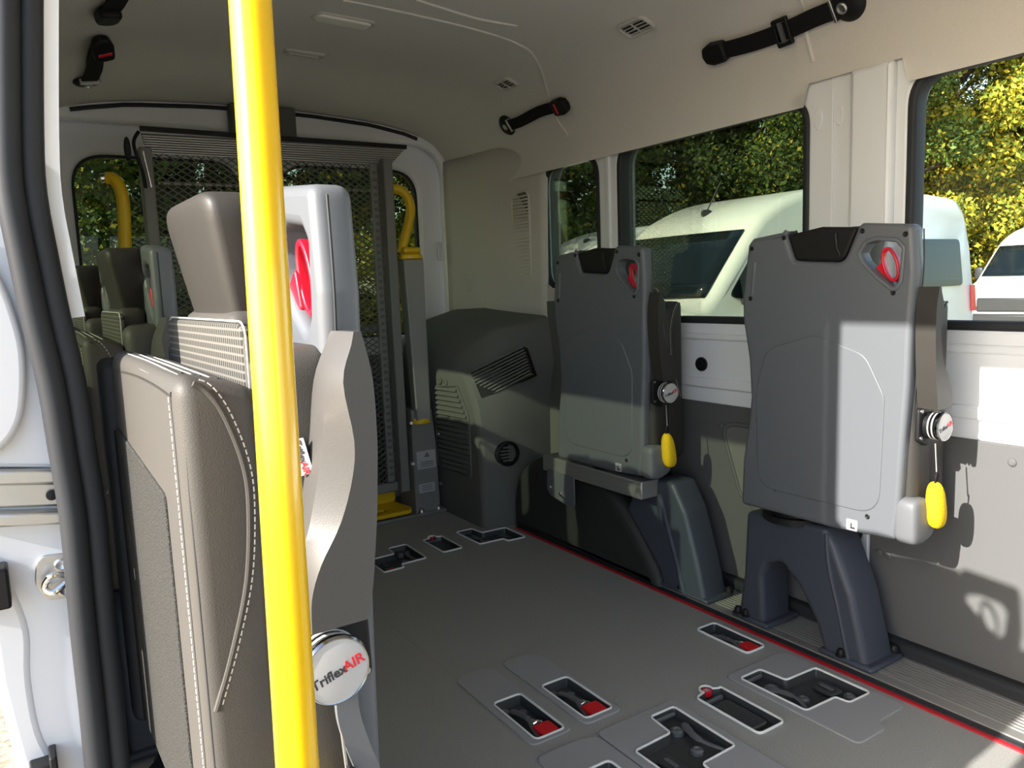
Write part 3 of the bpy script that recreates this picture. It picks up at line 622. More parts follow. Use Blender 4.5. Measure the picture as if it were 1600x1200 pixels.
def make_seat(name, mir, pedestal=True, lever=False):
    t = empty(name)
    B = lambda mb, nm, mt, par=t, **k: mb.build(nm, mt, par, mx=mir, **k)
    m = MB(); m.plate([rc(OUT, 0.03, 4), rc(GRIP, 0.008, 4)], 0.040, MYZ(0.022), 0.011, 3); sh = B(m, 'back_shell', shellm, ang=40)
    sh['label'] = 'hard grey plastic seat back shell'
    m = MB(); lp = rc([(0.412, 0.66), (0.38, 0.77), (0.24, 0.81), (0.11, 0.77), (0.062, 0.68), (0.070, 0.410), (0.405, 0.410)], 0.06, 8)
    m.plate([lp], 0.008, MYZ(0.0035), 0.0038, 4); B(m, 'raised_panel', shellm, sh, ang=60)
    m = MB(); lp = rc(GRIP, 0.008, 4); m.plate([inset(lp, -0.009), lp], 0.008, MYZ(0.0025), 0.0035, 3); B(m, 'grip_bezel', shellm, sh, ang=60)
    m = MB(); m.tube([(0.003, 0.415, 0.985), (0.002, 0.418, 0.95), (0.003, 0.424, 0.905)], 0.005, 8); B(m, 'moulded_rib', shellm, sh)
    for y, z in ((0.426, 1.02), (0.330, 1.04), (0.124, 1.040), (0.026, 1.026), (0.430, 0.895), (0.050, 0.905), (0.098, 0.402), (0.350, 0.415)):
        m = MB(); m.lathe([(0.006, 0), (0.006, 0.002), (0.0045, 0.003), (0.002, 0.0015)], frame((0.003, y, z), (0, 1, 0), (-1, 0, 0)), 10); B(m, 'screw', blackp, sh)
    # red release handle in the grip opening
    m = MB(); lo = ell(0.070, 0.965, 0.039, 0.0185, 28, math.radians(72)); li = ell(0.070, 0.965, 0.032, 0.0125, 28, math.radians(72))
    m.plate([lo, li], 0.014, MYZ(0.026), 0.002); m.plate([rc([(0.086, 0.975), (0.112, 0.955), (0.092, 0.932), (0.074, 0.934)], 0.004, 3)], 0.012, MYZ(0.030), 0.002)
    h = B(m, 'release_handle', redp); h['label'] = 'red plastic release handle in the grip opening'
    # headrest: hard black back piece and padded front
    m = MB(); m.plate([rc([(0.322, 1.046, .006), (0.300, 0.984, .02), (0.172, 0.975, .03), (0.138, 1.050, .006), (0.230, 1.058, .0)], 0.01, 5)], 0.036, MYZ(0.022), 0.007, 3); hb = B(m, 'headrest_back', blackp)
    m = MB(); m.tube([(0.003, 0.190, 1.04), (0.002, 0.186, 1.01), (0.006, 0.180, 0.99)], 0.004, 8); B(m, 'moulded_rib', blackp, hb)
    def hs(p): return (p.x*(0.88+0.12*p.z) + 0.30*p.z, p.y*(0.88+0.12*p.z), p.z)
    m = MB(); m.blob((0.061, 0.228, 0.974), (0.038, 0.110, 0.081), 7.0, 20, 32, shape=hs); hd = B(m, 'headrest', leatherd, ang=70)
    # backrest padding with woven insert
    m = MB(); m.plate([rc([(0.006, 0.41), (0.430, 0.41), (0.430, 0.905), (0.006, 0.903)], 0.03, 6)], 0.072, MYZ(0.062), 0.020, 5); pd = B(m, 'backrest_pad', leather if mir else leatherd, ang=55)  # window-side padding darkened by colour to look shaded
    m = MB(); m.plate([rect(0.12, 0.33, 0.80, 0.935, 0.02, 5)], 0.05, MYZ(0.068), 0.014, 3); B(m, 'headrest_neck', leather, pd, ang=55)
    m = MB(); m.plate([rect(0.050, 0.385, 0.45, 0.925, 0.02, 6)], 0.010, MYZ(0.096), 0.003, 2); fi = B(m, 'woven_insert', ck, pd); fi['label'] = 'pale woven check fabric insert'
    m = MB(); lp = rect(0.048, 0.387, 0.448, 0.927, 0.02, 6); m.tube([(0.098, a, b) for a, b in lp], 0.0010, 6, closed=True); B(m, 'piping', stitchm, pd)
    m = MB(); dashes(m, [(0.036, 0.0055, 0.890), (0.040, 0.0055, 0.85), (0.049, 0.0055, 0.80), (0.060, 0.0055, 0.755), (0.076, 0.0055, 0.72)]); B(m, 'stitching', stitchm, pd)['kind'] = 'stuff'
    # fabric label
    LF = frame(((-1 if mir else 1)*0.070, 0.0015, 0.806), (0.10 if mir else -0.10, -0.25, -1), (-0.55 if mir else 0.55, -0.85, 0)) 
    m = MB(); m.add(plate([rect(-0.0165, 0.0165, -0.006, 0.006, 0.001, 2)], 0.0012), LF); lb = m.build('fabric_label', labelm, t, smooth=False)
    m = MB(); m.add(text('Triflex', 0.0075), LF @ Matrix.Translation((-0.005, 0, 0.0010))); m.build('lettering', inkm, lb, smooth=False)
    m = MB(); m.add(text('AIR', 0.0080), LF @ Matrix.Translation((0.0105, 0, 0.0010))); m.build('lettering', inkred, lb, smooth=False)
    # tipped-up armrest with its curved bevel, hinged at the roundel
    AL = [(0.914, .021, .019, .017, .010), (0.902, .027, .024, .020, .007), (0.869, .041, .037, .030, .001), (0.815, .049, .045, .023, .000), (0.780, .056, .052, .027, .002), (0.740, .065, .062, .041, .005), (0.705, .075, .073, .062, .009), (0.675, .079, .077, .073, .013), (0.642, .080, .078, .075, .019)]
    AZ = smooth_path([(q[0], q[1], q[2]) for q in AL], 4); AW = smooth_path([(q[0], q[3], q[4]) for q in AL], 4); AL = [(p.x, p.y, p.z, w.y, w.z) for p, w in zip(AZ, AW)]
    m = MB(); vv = []
    for z, a_, b_, c_, d_ in AL:
        f_ = lambda q: 0.014+0.949*q; zz = 0.0485+0.949*z
        vv += [(f_(a_), 0.006, zz), (f_(b_), -0.016, zz), (f_(c_), -0.037, zz), (f_(d_), -0.037, zz), (f_(d_), 0.006, zz)]
    n_ = len(AL); m.add((vv, [(r*5+k, r*5+(k+1) % 5, r*5+5+(k+1) % 5, r*5+5+k) for r in range(n_-1) for k in range(5)] + [(4, 3, 2, 1, 0), tuple((n_-1)*5+k for k in range(5))]))
    sc = B(m, 'armrest', coverm if mir else leatherd, ang=28)  # window-side armrest gets the darker leather as painted shade
    m = MB(); m.tube(smooth_path([(0.030, 0.0030, 1.036), (0.030, 0.0010, 0.95), (0.030, 0.0085, 0.848), (0.030, 0.0105, 0.712), (0.030, 0.018, 0.573), (0.030, 0.025, 0.43)], 5), 0.0014, 6); B(m, 'shell_joint', rubber, sh)
    # tipped-up cushion: leather, textile underside, stitching, side rail
    m = MB(); m.plate([rc([(0.015, 0.400, .03), (0.415, 0.400, .03), (0.415, 0.892, .045), (0.015, 0.886, .022)], 0.03, 7)], 0.070, MYZ(0.132), 0.016, 5)
    sh_ = lambda lx, z: z - max(0.0, (z-0.76)/0.14)*max(0.0, 0.160-lx)*0.30
    m.v = [(p[0], p[1], sh_(p[0], p[2])) for p in m.v]; cu = B(m, 'cushion', leather if mir else leatherd, ang=55)  # same leather, painted darker on the shaded window-side seats
    m = MB(); m.plate([rc([(0.098, 0.405), (0.392, 0.405), (0.396, 0.795), (0.104, 0.768)], 0.010, 4)], 0.006, MYZ(0.1665), 0.002); tx = B(m, 'textile_panel', textile, cu); tx['label'] = 'speckled grey textile panel under the cushion'
    m = MB(); m.plate([rc([(0.400, 0.40), (0.440, 0.40), (0.444, 0.82), (0.432, 0.885), (0.402, 0.87)], 0.014, 4)], 0.066, MYZ(0.148), 0.012); B(m, 'side_rail', rubber, cu)
    m = MB(); m.tube([(0.169, 0.397, 0.79), (0.169, 0.394, 0.60), (0.169, 0.392, 0.41)], 0.003, 6); B(m, 'zip', blackp, cu)
    m = MB()
    dashes(m, [(0.1672, 0.047, 0.866), (0.1672, 0.046, 0.70), (0.1672, 0.044, 0.42)])
    SP = [(0.153, 0.879), (0.143, 0.872), (0.130, 0.848), (0.118, 0.805), (0.116, 0.765), (0.123, 0.700), (0.140, 0.640), (0.158, 0.590)]
    dashes(m, [(a-0.005, 0.0144, b+0.003) for a, b in SP])
    dashes(m, [(0.1645, 0.380, 0.876), (0.1645, 0.21, 0.880), (0.1645, 0.045, 0.876)])
    dashes(m, [(0.157, 0.370, 0.888), (0.157, 0.21, 0.888), (0.157, 0.050, 0.884)])
    dashes(m, [(0.1150, 0.0200, 0.82), (0.1085, 0.0195, 0.74), (0.1075, 0.0190, 0.60)])
    B(m, 'stitching', stitchm, cu)['kind'] = 'stuff'
    m = MB(); m.tube(smooth_path([(0.1665, 0.380, 0.866), (0.1668, 0.21, 0.872), (0.1668, 0.050, 0.868), (0.1665, 0.038, 0.855), (0.1665, 0.036, 0.70), (0.1665, 0.034, 0.42)], 6), 0.0014, 6); B(m, 'seam_fold', leatherd, cu)
    m = MB(); m.tube([(0.1620, 0.0215, 0.868), (0.1620, 0.0205, 0.70), (0.1620, 0.0205, 0.42)], 0.0013, 6); B(m, 'dark_seam', rubber, cu)
    m = MB(); m.tube(smooth_path([(a, 0.0155, b) for a, b in SP], 6), 0.0026, 8); B(m, 'side_piping', leather, cu)
    for q in range(5):
        lx = 0.122+0.0075*q; m = MB(); m.tube(smooth_path([(lx, 0.375, sh_(lx, 0.890)), (lx+0.001, 0.21, sh_(lx, 0.889)), (lx, 0.060, sh_(lx, 0.886))], 5), 0.0016, 6); B(m, 'woven_rib', stitchm if q % 2 else textile, cu)
    # hinge roundel
    m = MB(); m.plate([rc([(0.018, 0.588), (0.060, 0.570), (0.066, 0.655), (0.020, 0.660)], 0.010, 4)], 0.010, MXZ(0.000), 0.003); hp = B(m, 'hinge_plate', blackp)
    for a, b in ((0.026, 0.652), (0.026, 0.594)):
        m = MB(); m.lathe([(0.004, 0), (0.004, 0.003), (0.002, 0.003)], frame((a, -0.005, b), (1, 0, 0), (0, -1, 0)), 10); B(m, 'rivet', steel, hp)
    HF = frame((0.066 if mir else 0.060, -0.005, 0.619), (1, 0, 0), (0, -1, 0))
    m = MB(); m.lathe([(0.029, -0.004), (0.029, 0.014), (0.026, 0.015), (0.026, 0.017), (0.029, 0.018), (0.029, 0.022), (0.026, 0.023), (0.026, 0.026)], HF, 32); B(m, 'hinge_barrel', blackp, hp)
    for a in (0.011, 0.0195):
        m = MB(); m.lathe([(0.0294, a-0.0016), (0.0302, a-0.0010), (0.0302, a+0.0010), (0.0294, a+0.0016)], HF, 32); B(m, 'pale_ring', labelm, hp)
    m = MB(); m.lathe([(0.0305, 0.025), (0.0318, 0.028), (0.0318, 0.032), (0.0300, 0.0345), (0.0285, 0.0335)], HF, 36); rd = B(m, 'roundel', darkchrome)
    m = MB(); m.lathe([(0.0287, 0.028), (0.0287, 0.0336), (0.0275, 0.0338)], HF, 36); df = B(m, 'roundel_face', labelm, rd)
    disc_face(rd, mir)
    # hinge end cap and netted yellow pull
    m = MB(); m.blob((0.046, 0.014, 0.408), (0.044, 0.026, 0.052), 5, 16, 28, shape=lambda p: (p.x, p.y, p.z*(1-0.25*max(0, p.x)))); ec = B(m, 'end_cap', capm, ang=70)
    m = MB(); m.blob((0.064, -0.022, 0.444), (0.020, 0.018, 0.053), 2.8, 16, 24, shape=lambda p: (p.x*(1-0.25*p.z)-0.35*p.z, p.y, p.z)); yn = B(m, 'netted_pull', yellown, ang=70); yn['label'] = 'yellow netted pull on the hinge end cap'
    m = MB(); m.tube(smooth_path([(0.055, -0.024, 0.488), (0.050, -0.026, 0.506), (0.056, -0.026, 0.518), (0.062, -0.026, 0.508), (0.058, -0.024, 0.490)], 5, False), 0.0018, 6); B(m, 'hook', blackp, yn)
    m = MB(); m.tube([(0.058, -0.024, 0.515), (0.060, -0.018, 0.58)], 0.0016, 6); B(m, 'cord', steel, yn)
    m = MB(); m.box(0.040, 0.100, 0.010, 0.020, 0.45, 0.60); B(m, 'linkage_cover', rubber, bevel=0.004)
    # small printed sticker low on the shell
    m = MB(); m.plate([rect(0.122, 0.150, 0.360, 0.386, 0.002, 2)], 0.0015, MYZ(0.0015)); stk = B(m, 'sticker', labelm)
    m = MB(); m.plate([[(0.128, 0.365), (0.139, 0.365), (0.139, 0.378), (0.1355, 0.378), (0.1355, 0.369), (0.128, 0.369)]], 0.001, MYZ(0.0003)); B(m, 'symbol', inkm, stk)
    if lever:
        m = MB(); m.ribbon(smooth_path([(0.052, -0.020, 0.60), (0.052, -0.020, 0.565), (0.044, -0.020, 0.53), (0.030, -0.020, 0.48), (0.018, -0.018, 0.41), (0.016, -0.010, 0.34)], 6), (1, 0, 0), 0.021, 0.006); B(m, 'strap_lever', capm)
        m = MB(); m.tube(smooth_path([(0.205, 0.40, 0.50), (0.212, 0.405, 0.47), (0.205, 0.40, 0.44)], 5), 0.003, 6); B(m, 'wire_loop', steel)
    if pedestal:
        LG = [(0.512, 0.0), (0.490, 0.14), (0.480, 0.320), (0.235, 0.334), (0.210, 0.297), (0.160, 0.186), (0.112, 0.0), (0.232, 0.0), (0.262, 0.085), (0.312, 0.160), (0.366, 0.208), (0.408, 0.190), (0.424, 0.148), (0.416, 0.0)]
        m = MB(); m.plate([rc(LG, 0.02, 5)], 0.115, MYZ(0.100), 0.016, 3); pdm = B(m, 'pedestal', legm, ang=45)
        for (a, b) in ((0.10, 0.245), (0.40, 0.525)):
            m = MB(); m.box(0.034, 0.168, a, b, 0.010, 0.024); B(m, 'foot', legm, pdm, bevel=0.006)
        for (a, b) in ((0.042, 0.185), (0.160, 0.120), (0.042, 0.505), (0.042, 0.478), (0.160, 0.50)):
            m = MB(); m.lathe([(0.013, 0.022), (0.013, 0.026), (0.0105, 0.027), (0.0105, 0.035), (0.007, 0.041), (0.002, 0.043)], Matrix.Translation((a, b, 0)), 14); B(m, 'bolt', blackp, pdm)
        m = MB(); m.lathe([(0.085, 0.318), (0.085, 0.335), (0.070, 0.336), (0.070, 0.352)], Matrix.Translation((0.100, 0.36, 0)), 32); B(m, 'swivel', blackp)
        # raised ridge down the front leg
        m = MB(); m.tube(smooth_path([(0.046, 0.232, 0.318), (0.043, 0.222, 0.24), (0.043, 0.195, 0.14), (0.043, 0.165, 0.02)], 5), 0.006, 8); B(m, 'moulded_ridge', legm, pdm)
    return t
G_R = 'folded seats along the window side'; G_L = 'folded seats along the door side'
r1 = make_seat('folding_seat', False); r1.location = (1.580, 0.905, 0)
tag(r1, 'sunlit folded grey seat on an arched pedestal, nearest the camera on the window side', 'seat', G_R)
r2 = make_seat('folding_seat', False, pedestal=False); r2.location = (1.550, 1.690, 0)
tag(r2, 'folded grey seat mounted over the black wheel arch, farther along the window side', 'seat', G_R)
# r2's support: beam over the wheel arch, bracket and one curved leg (seat-local coordinates)
m = MB(); m.box(0.0, 0.15, 0.030, 0.55, 0.290, 0.345); bm = m.build('support_beam', mat('beam_alu', (0.34, 0.34, 0.33), 0.4, 0.6), r2, bevel=0.004)
m = MB(); m.plate([rc([(0.365, 0.30), (0.365, 0.20), (0.372, 0.185), (0.500, 0.205), (0.525, 0.225), (0.52, 0.30)], 0.008, 3)], 0.006, MYZ(0.000), 0.002); br = m.build('bracket', shellm, bm)
for y, z in ((0.44, 0.225), (0.500, 0.235), (0.425, 0.219)):
    m = MB(); m.lathe([(0.008, 0), (0.008, 0.003), (0.005, 0.006)], frame((-0.003, y, z), (0, 1, 0), (-1, 0, 0)), 12); m.build('screw', chrome, br)
LG2 = [(0.20, 0.345), (0.14, 0.300), (0.175, 0.215), (0.130, 0.165), (0.080, 0.110), (0.030, 0.055), (0.008, 0.0), (-0.165, 0.0), (-0.130, 0.13), (-0.085, 0.265), (-0.035, 0.345)]
m = MB(); m.plate([rc(LG2, 0.02, 5)], 0.10, MYZ(0.115), 0.014, 3); pg = m.build('pedestal', legm, r2, ang=45)
m = MB(); m.tube(smooth_path([(0.066, 0.02, 0.30), (0.063, -0.01, 0.22), (0.063, -0.05, 0.11), (0.063, -0.085, 0.01)], 5), 0.007, 8); m.build('moulded_ridge', legm, pg)
m = MB(); m.box(0.060, 0.175, -0.175, 0.02, 0.010, 0.022); m.build('foot', legm, pg, bevel=0.005)
for a, b in ((0.075, -0.055), (0.165, -0.165)):
    m = MB(); m.lathe([(0.012, 0.020), (0.012, 0.025), (0.010, 0.034), (0.002, 0.040)], Matrix.Translation((a, b, 0)), 14); m.build('bolt', blackp, pg)
m = MB(); m.lathe([(0.08, 0.340), (0.08, 0.352)], Matrix.Translation((0.09, 0.25, 0)), 28); m.build('swivel', blackp, r2)
n1 = make_seat('folding_seat', True, lever=True); n1.location = (0.275, 0.672, 0); n1.rotation_euler = (0, 0, math.radians(1.5))
tag(n1, 'large sunlit folded seat in the left foreground, behind the yellow pole', 'seat', G_L)
l2 = copy_tree(n1); l2.location = (0.270, 1.58, 0); l2.rotation_euler = (0, 0, 0)
tag(l2, 'shaded folded seat with black headrest, second along the door side', 'seat', G_L)
l3 = copy_tree(n1); l3.location = (0.268, 2.42, 0); l3.rotation_euler = (0, 0, 0)
tag(l3, 'rearmost shaded folded seat on the door side, headrest just showing', 'seat', G_L)

# ------------------------------------------------------------------ yellow entrance pole
a, b = Vector((0.174, 0.616, 1.170)), Vector((0.1465, 0.547, 0.598)); dv = (a-b).normalized()
top = a + dv*((1.74-a.z)/dv.z); bot = b - dv*(b.z/dv.z)
P = empty('grab_pole', (bot.x, bot.y, 0), 0, 'bright yellow grab pole standing in front of the nearest left seat', 'pole')
off = Vector((bot.x, bot.y, 0))
m = MB(); m.tube([bot-off, (bot+top)/2-off, top-off], 0.0158, 40); m.build('tube', yellowp, P)
for p, h in ((bot, 1), (top, -1)):
    m = MB(); m.lathe([(0.034, 0.001), (0.034, 0.006), (0.021, 0.010), (0.020, 0.030)], frame(p-off, (1, 0, 0), dv*h), 28); m.build('flange', blackp, P)

# ------------------------------------------------------------------ wheelchair lift folded up at the rear doors
LY = 3.0
lift = empty('wheelchair_lift', (0.92, 3.03, 0), 0, 'folded wheelchair lift with mesh platform, grey tower and yellow handles', 'wheelchair lift')
lo = Vector((0.92, 3.03, 0)); ML = Matrix.Translation(-lo)
def LB(m, name, mt, par=lift, **k):
    m.v = [tuple(Vector(p)-lo) for p in m.v]; return m.build(name, mt, par, **k)
# expanded-metal platform
m = MB(); x0, x1, z0, z1 = 0.455, 1.33, 0.14, 1.455; cw, ch = 0.0345, 0.0225
nx = int((x1-x0)/cw); nz = int((z1-z0)/ch); cw = (x1-x0)/nx; ch = (z1-z0)/nz
for j in range(nz):
    for i in range(nx):
        xa, xb = x0+i*cw, x0+(i+1)*cw; xm = (xa+xb)/2; za = z0+j*ch; zb = za+ch; zm = (za+zb)/2
        for p, q in (((xa, zm), (xm, zb)), ((xm, zb), (xb, zm)), ((xa, zm), (xm, za)), ((xm, za), (xb, zm))):
            w = 0.0016; h = 0.004
            dx, dz = q[0]-p[0], q[1]-p[1]; l = math.hypot(dx, dz); ux, uz = -dz/l*w, dx/l*w
            b0 = len(m.v)
            m.v += [(p[0]+ux, LY-h, p[1]+uz), (q[0]+ux, LY-h, q[1]+uz), (q[0]-ux, LY-h, q[1]-uz), (p[0]-ux, LY-h, p[1]-uz),
                    (p[0]+ux, LY+h, p[1]+uz), (q[0]+ux, LY+h, q[1]+uz), (q[0]-ux, LY+h, q[1]-uz), (p[0]-ux, LY+h, p[1]-uz)]
            m.f += [tuple(b0+i_ for i_ in f) for f in ((3, 2, 1, 0), (4, 5, 6, 7), (0, 1, 5, 4), (2, 3, 7, 6))]
g = LB(m, 'mesh_platform', meshm, smooth=False); g['kind'] = 'stuff'; g['label'] = 'expanded metal mesh platform'
for nm, a, b, c, d, e, f in (('side_frame', 0.425, 0.465, 2.975, 3.03, 0.10, 1.47), ('side_frame', 1.312, 1.352, 2.945, 3.03, 0.10, 1.475), ('cross_frame', 0.43, 1.35, 2.985, 3.02, 0.10, 0.14),
                             ('perforated_strip', 1.272, 1.306, 2.990, 3.005, 0.14, 1.46), ('cross_frame', 0.46, 1.33, 3.01, 3.03, 0.78, 0.81)):
    m = MB(); m.box(a, b, c, d, e, f); LB(m, nm, liftm, bevel=0.005)
for k in range(44):
    m = MB(); z = 0.17+k*0.029; m.plate([rect(1.280, 1.298, z, z+0.013, 0.004, 3)], 0.002, MXZ(2.9895)); LB(m, 'perforation', meshm)
# ribbed bridge plate on top
bp = MB(); bp.add(([(0.432, 2.955, 1.505), (1.415, 2.955, 1.520), (1.36, 3.00, 1.452), (0.452, 3.00, 1.452), (0.432, 2.960, 1.512), (1.415, 2.960, 1.527), (1.36, 3.005, 1.458), (0.452, 3.005, 1.458)],
                   [(0, 1, 2, 3), (7, 6, 5, 4), (0, 4, 5, 1), (1, 5, 6, 2), (2, 6, 7, 3), (3, 7, 4, 0)]))
bo = LB(bp, 'bridge_plate', liftm, smooth=False)
for k in range(8):
    t = (k+0.5)/8; z = 1.512+(1.456-1.512)*t; y = 2.955+0.045*t; xa = 0.432+0.02*t; xb = 1.415-0.055*t
    m = MB(); m.tube([(xa+0.003, y-0.001, z-0.006), (xb-0.003, y-0.001, z+0.006*(1-t)-0.001)], 0.0022, 6); LB(m, 'rib', steel, bo)
m = MB(); m.box(0.43, 1.42, 2.948, 2.962, 1.518, 1.534); LB(m, 'dark_edge', blackp, bo)
for x_ in (0.42,):
    m = MB(); m.tube(smooth_path([(0.425, 2.95, 1.515), (0.405, 2.945, 1.47), (0.425, 2.945, 1.38), (0.432, 2.96, 1.33)], 5), 0.006, 8); LB(m, 'spring_link', blackp)
    m = MB(); m.tube([(0.432, 2.945, 1.45), (0.448, 2.945, 1.33)], 0.003, 6); LB(m, 'link_rod', chrome)
m = MB(); m.plate([ell(0.385, 1.455, 0.011, 0.040, 24)], 0.015, MXZ(2.95), 0.005); LB(m, 'pivot_cover', blackp)
m = MB(); m.tube([(0.49, 3.06, 1.362), (1.36, 3.06, 1.362)], 0.005, 8); LB(m, 'cross_rod', steel)
# tower on the right
def tower():
    v = [(1.352, 2.90, 0.0), (1.470, 2.90, 0.0), (1.470, 3.06, 0.0), (1.352, 3.06, 0.0), (1.362, 2.92, 0.30), (1.472, 2.92, 0.30), (1.472, 3.06, 0.30), (1.362, 3.06, 0.30), (1.372, 2.94, 0.448), (1.47, 2.94, 0.442), (1.47, 3.04, 0.442), (1.372, 3.04, 0.448)]
    f = [(3, 2, 1, 0)] + [(r*4+i, r*4+(i+1) % 4, r*4+4+(i+1) % 4, r*4+4+i) for r in (0, 1) for i in range(4)] + [(8, 9, 10, 11)]
    return v, f
m = MB(); m.add(tower()); tw = LB(m, 'tower_base', liftm, bevel=0.006)
m = MB(); m.add(([(1.386, 2.915, 0.40), (1.452, 2.915, 0.395), (1.458, 2.975, 0.40), (1.392, 2.975, 0.40), (1.372, 2.93, 1.075), (1.462, 2.93, 1.075), (1.462, 3.0, 1.075), (1.372, 3.0, 1.075)], [(3, 2, 1, 0), (4, 5, 6, 7), (0, 1, 5, 4), (1, 2, 6, 5), (2, 3, 7, 6), (3, 0, 4, 7)])); arm = LB(m, 'lift_arm', mat('lift_arm_paint', (0.28, 0.28, 0.265), 0.45), bevel=0.006)
for c, r, zz in (((1.416, 2.945), 0.044, 0.388), ((1.420, 2.965), 0.050, 1.076)):
    m = MB(); m.lathe([(r, 0), (r, 0.014), (r*0.8, 0.022)], Matrix.Translation((c[0], c[1], zz)) @ Matrix.Diagonal((1, 0.8, 1, 1)), 28); LB(m, 'yellow_cap', yellow, arm)
for za, zb, xx in ((0.195, 0.272, (1.374, 1.462)), (0.095, 0.135, (1.370, 1.446))):
    yy = 2.908 if za > 0.15 else 2.900
    m = MB(); m.plate([rect(xx[0], xx[1], za, zb, 0.002, 2)], 0.003, frame((0, yy-0.0, 0), (1, 0, 0), (0, -1, 0.03))); sk_ = LB(m, 'warning_label', mat('dull_label', (0.42, 0.42, 0.43), 0.5), tw)
    for k in range(3):
        m = MB(); m.box(xx[0]+0.014, xx[1]-0.014, yy-0.0035, yy-0.002, za+0.012+0.009*k, za+0.0135+0.009*k); LB(m, 'print_line', inkm, sk_)
    if za > 0.15:
        m = MB(); cx = (xx[0]+xx[1])/2; m.plate([[(cx-0.011, zb-0.024), (cx+0.011, zb-0.024), (cx, zb-0.006)], [(cx-0.006, zb-0.021), (cx+0.006, zb-0.021), (cx, zb-0.0115)]], 0.001, MXZ(yy-0.004)); LB(m, 'warning_symbol', inkm, sk_)
m = MB(); m.box(1.10, 1.505, 2.885, 3.10, 0.0, 0.014); LB(m, 'base_plate', liftm, bevel=0.003)
for x_ in (1.375, 1.455):
    m = MB(); m.lathe([(0.013, 0.014), (0.013, 0.022), (0.008, 0.030), (0.002, 0.033)], Matrix.Translation((x_, 2.897, 0)), 14); LB(m, 'bolt', steel)
for x_, y_, z_ in ((1.356, 2.912, 0.40), (1.350, 2.905, 0.23), (1.480, 2.92, 0.335), (1.484, 2.93, 0.115)):
    m = MB(); m.lathe([(0.010, 0), (0.010, 0.01), (0.006, 0.016)], frame((x_, y_, z_), (1, 0, 0), (-0.4 if x_ < 1.4 else 0.4, -1, 0)), 12); LB(m, 'pivot_bolt', steel, tw)
# yellow foot ramp
m = MB(); yl = rc([(1.10, 2.885), (1.325, 2.885, .03), (1.345, 2.93, .02), (1.325, 3.06), (1.10, 3.06)], 0.01, 5); m.plate([yl, rect(1.15, 1.235, 2.925, 2.97, 0.012, 4)], 0.018, MXY(0.030), 0.006); rp_ = LB(m, 'yellow_ramp', yellow)
m = MB(); m.plate([rect(1.10, 1.33, 0.03, 0.115, 0.03, 5)], 0.012, MXZ(3.06), 0.004); LB(m, 'ramp_upstand', yellow, rp_)
# yellow handrails
m = MB(); m.tube(smooth_path([(1.345, 3.03, 1.364), (1.400, 3.02, 1.366), (1.432, 3.01, 1.345), (1.447, 3.0, 1.295), (1.438, 3.0, 1.235), (1.412, 3.0, 1.160), (1.395, 3.0, 1.105)], 6), 0.020, 16); LB(m, 'handrail', yellow)
m = MB(); m.plate([rect(1.385, 1.465, 1.098, 1.125, 0.013, 6)], 0.06, MXZ(2.985), 0.010); LB(m, 'handrail_foot', yellow)
m = MB(); m.tube(smooth_path([(0.322, 3.02, 1.366), (0.342, 3.01, 1.360), (0.358, 3.0, 1.325), (0.362, 3.0, 1.26), (0.356, 3.0, 1.15), (0.352, 3.0, 1.0), (0.352, 3.0, 0.3)], 6), 0.021, 16); LB(m, 'handrail', yellow)
m = MB(); m.lathe([(0.016, 0), (0.016, 0.016)], frame((0.318, 3.02, 1.366), (0, 0, 1), (-1, 0, -0.1)), 18); LB(m, 'chrome_end', chrome)

# ------------------------------------------------------------------ things on the headliner
def onceil(x, y, d=0.0): 
    p, nrm = onc(x, y, d); return p, nrm
def lamp_plate(name, x, y, lx, ly, label, cat, lens, yaw=0.0):
    p, nrm = onceil(x, y); t = empty(name, p, 0, label, cat)
    F = frame((0, 0, 0), (math.cos(yaw), math.sin(yaw), 0), nrm)
    m = MB(); m.plate([rect(-lx/2-0.010, lx/2+0.010, -ly/2-0.010, ly/2+0.010, ly*0.45, 8), rect(-lx/2, lx/2, -ly/2, ly/2, ly*0.42, 8)], 0.012, F, 0.004); m.build('bezel', taupe, t)
    m = MB(); m.plate([rect(-lx/2-0.002, lx/2+0.002, -ly/2-0.002, ly/2+0.002, ly*0.42, 8)], 0.022 if lens else 0.014, F, 0.008 if lens else 0.003); q = m.build('lens' if lens else 'panel', lensm if lens else taupe, t)
    if not lens:
        m = MB(); m.plate([rect(-lx/2+0.01, lx/2-0.01, -0.001, 0.001)], 0.003, F @ MXY(0.0075)); m.build('slit', liner, q)
lamp_plate('ceiling_lamp', 0.930, 2.325, 0.170, 0.055, 'long pale lens lamp on the headliner', 'lamp', True, 0.03)
lamp_plate('ceiling_panel', 0.93, 2.695, 0.120, 0.030, 'small flush oblong panel behind the headliner lamp', 'panel', False, 0.03)
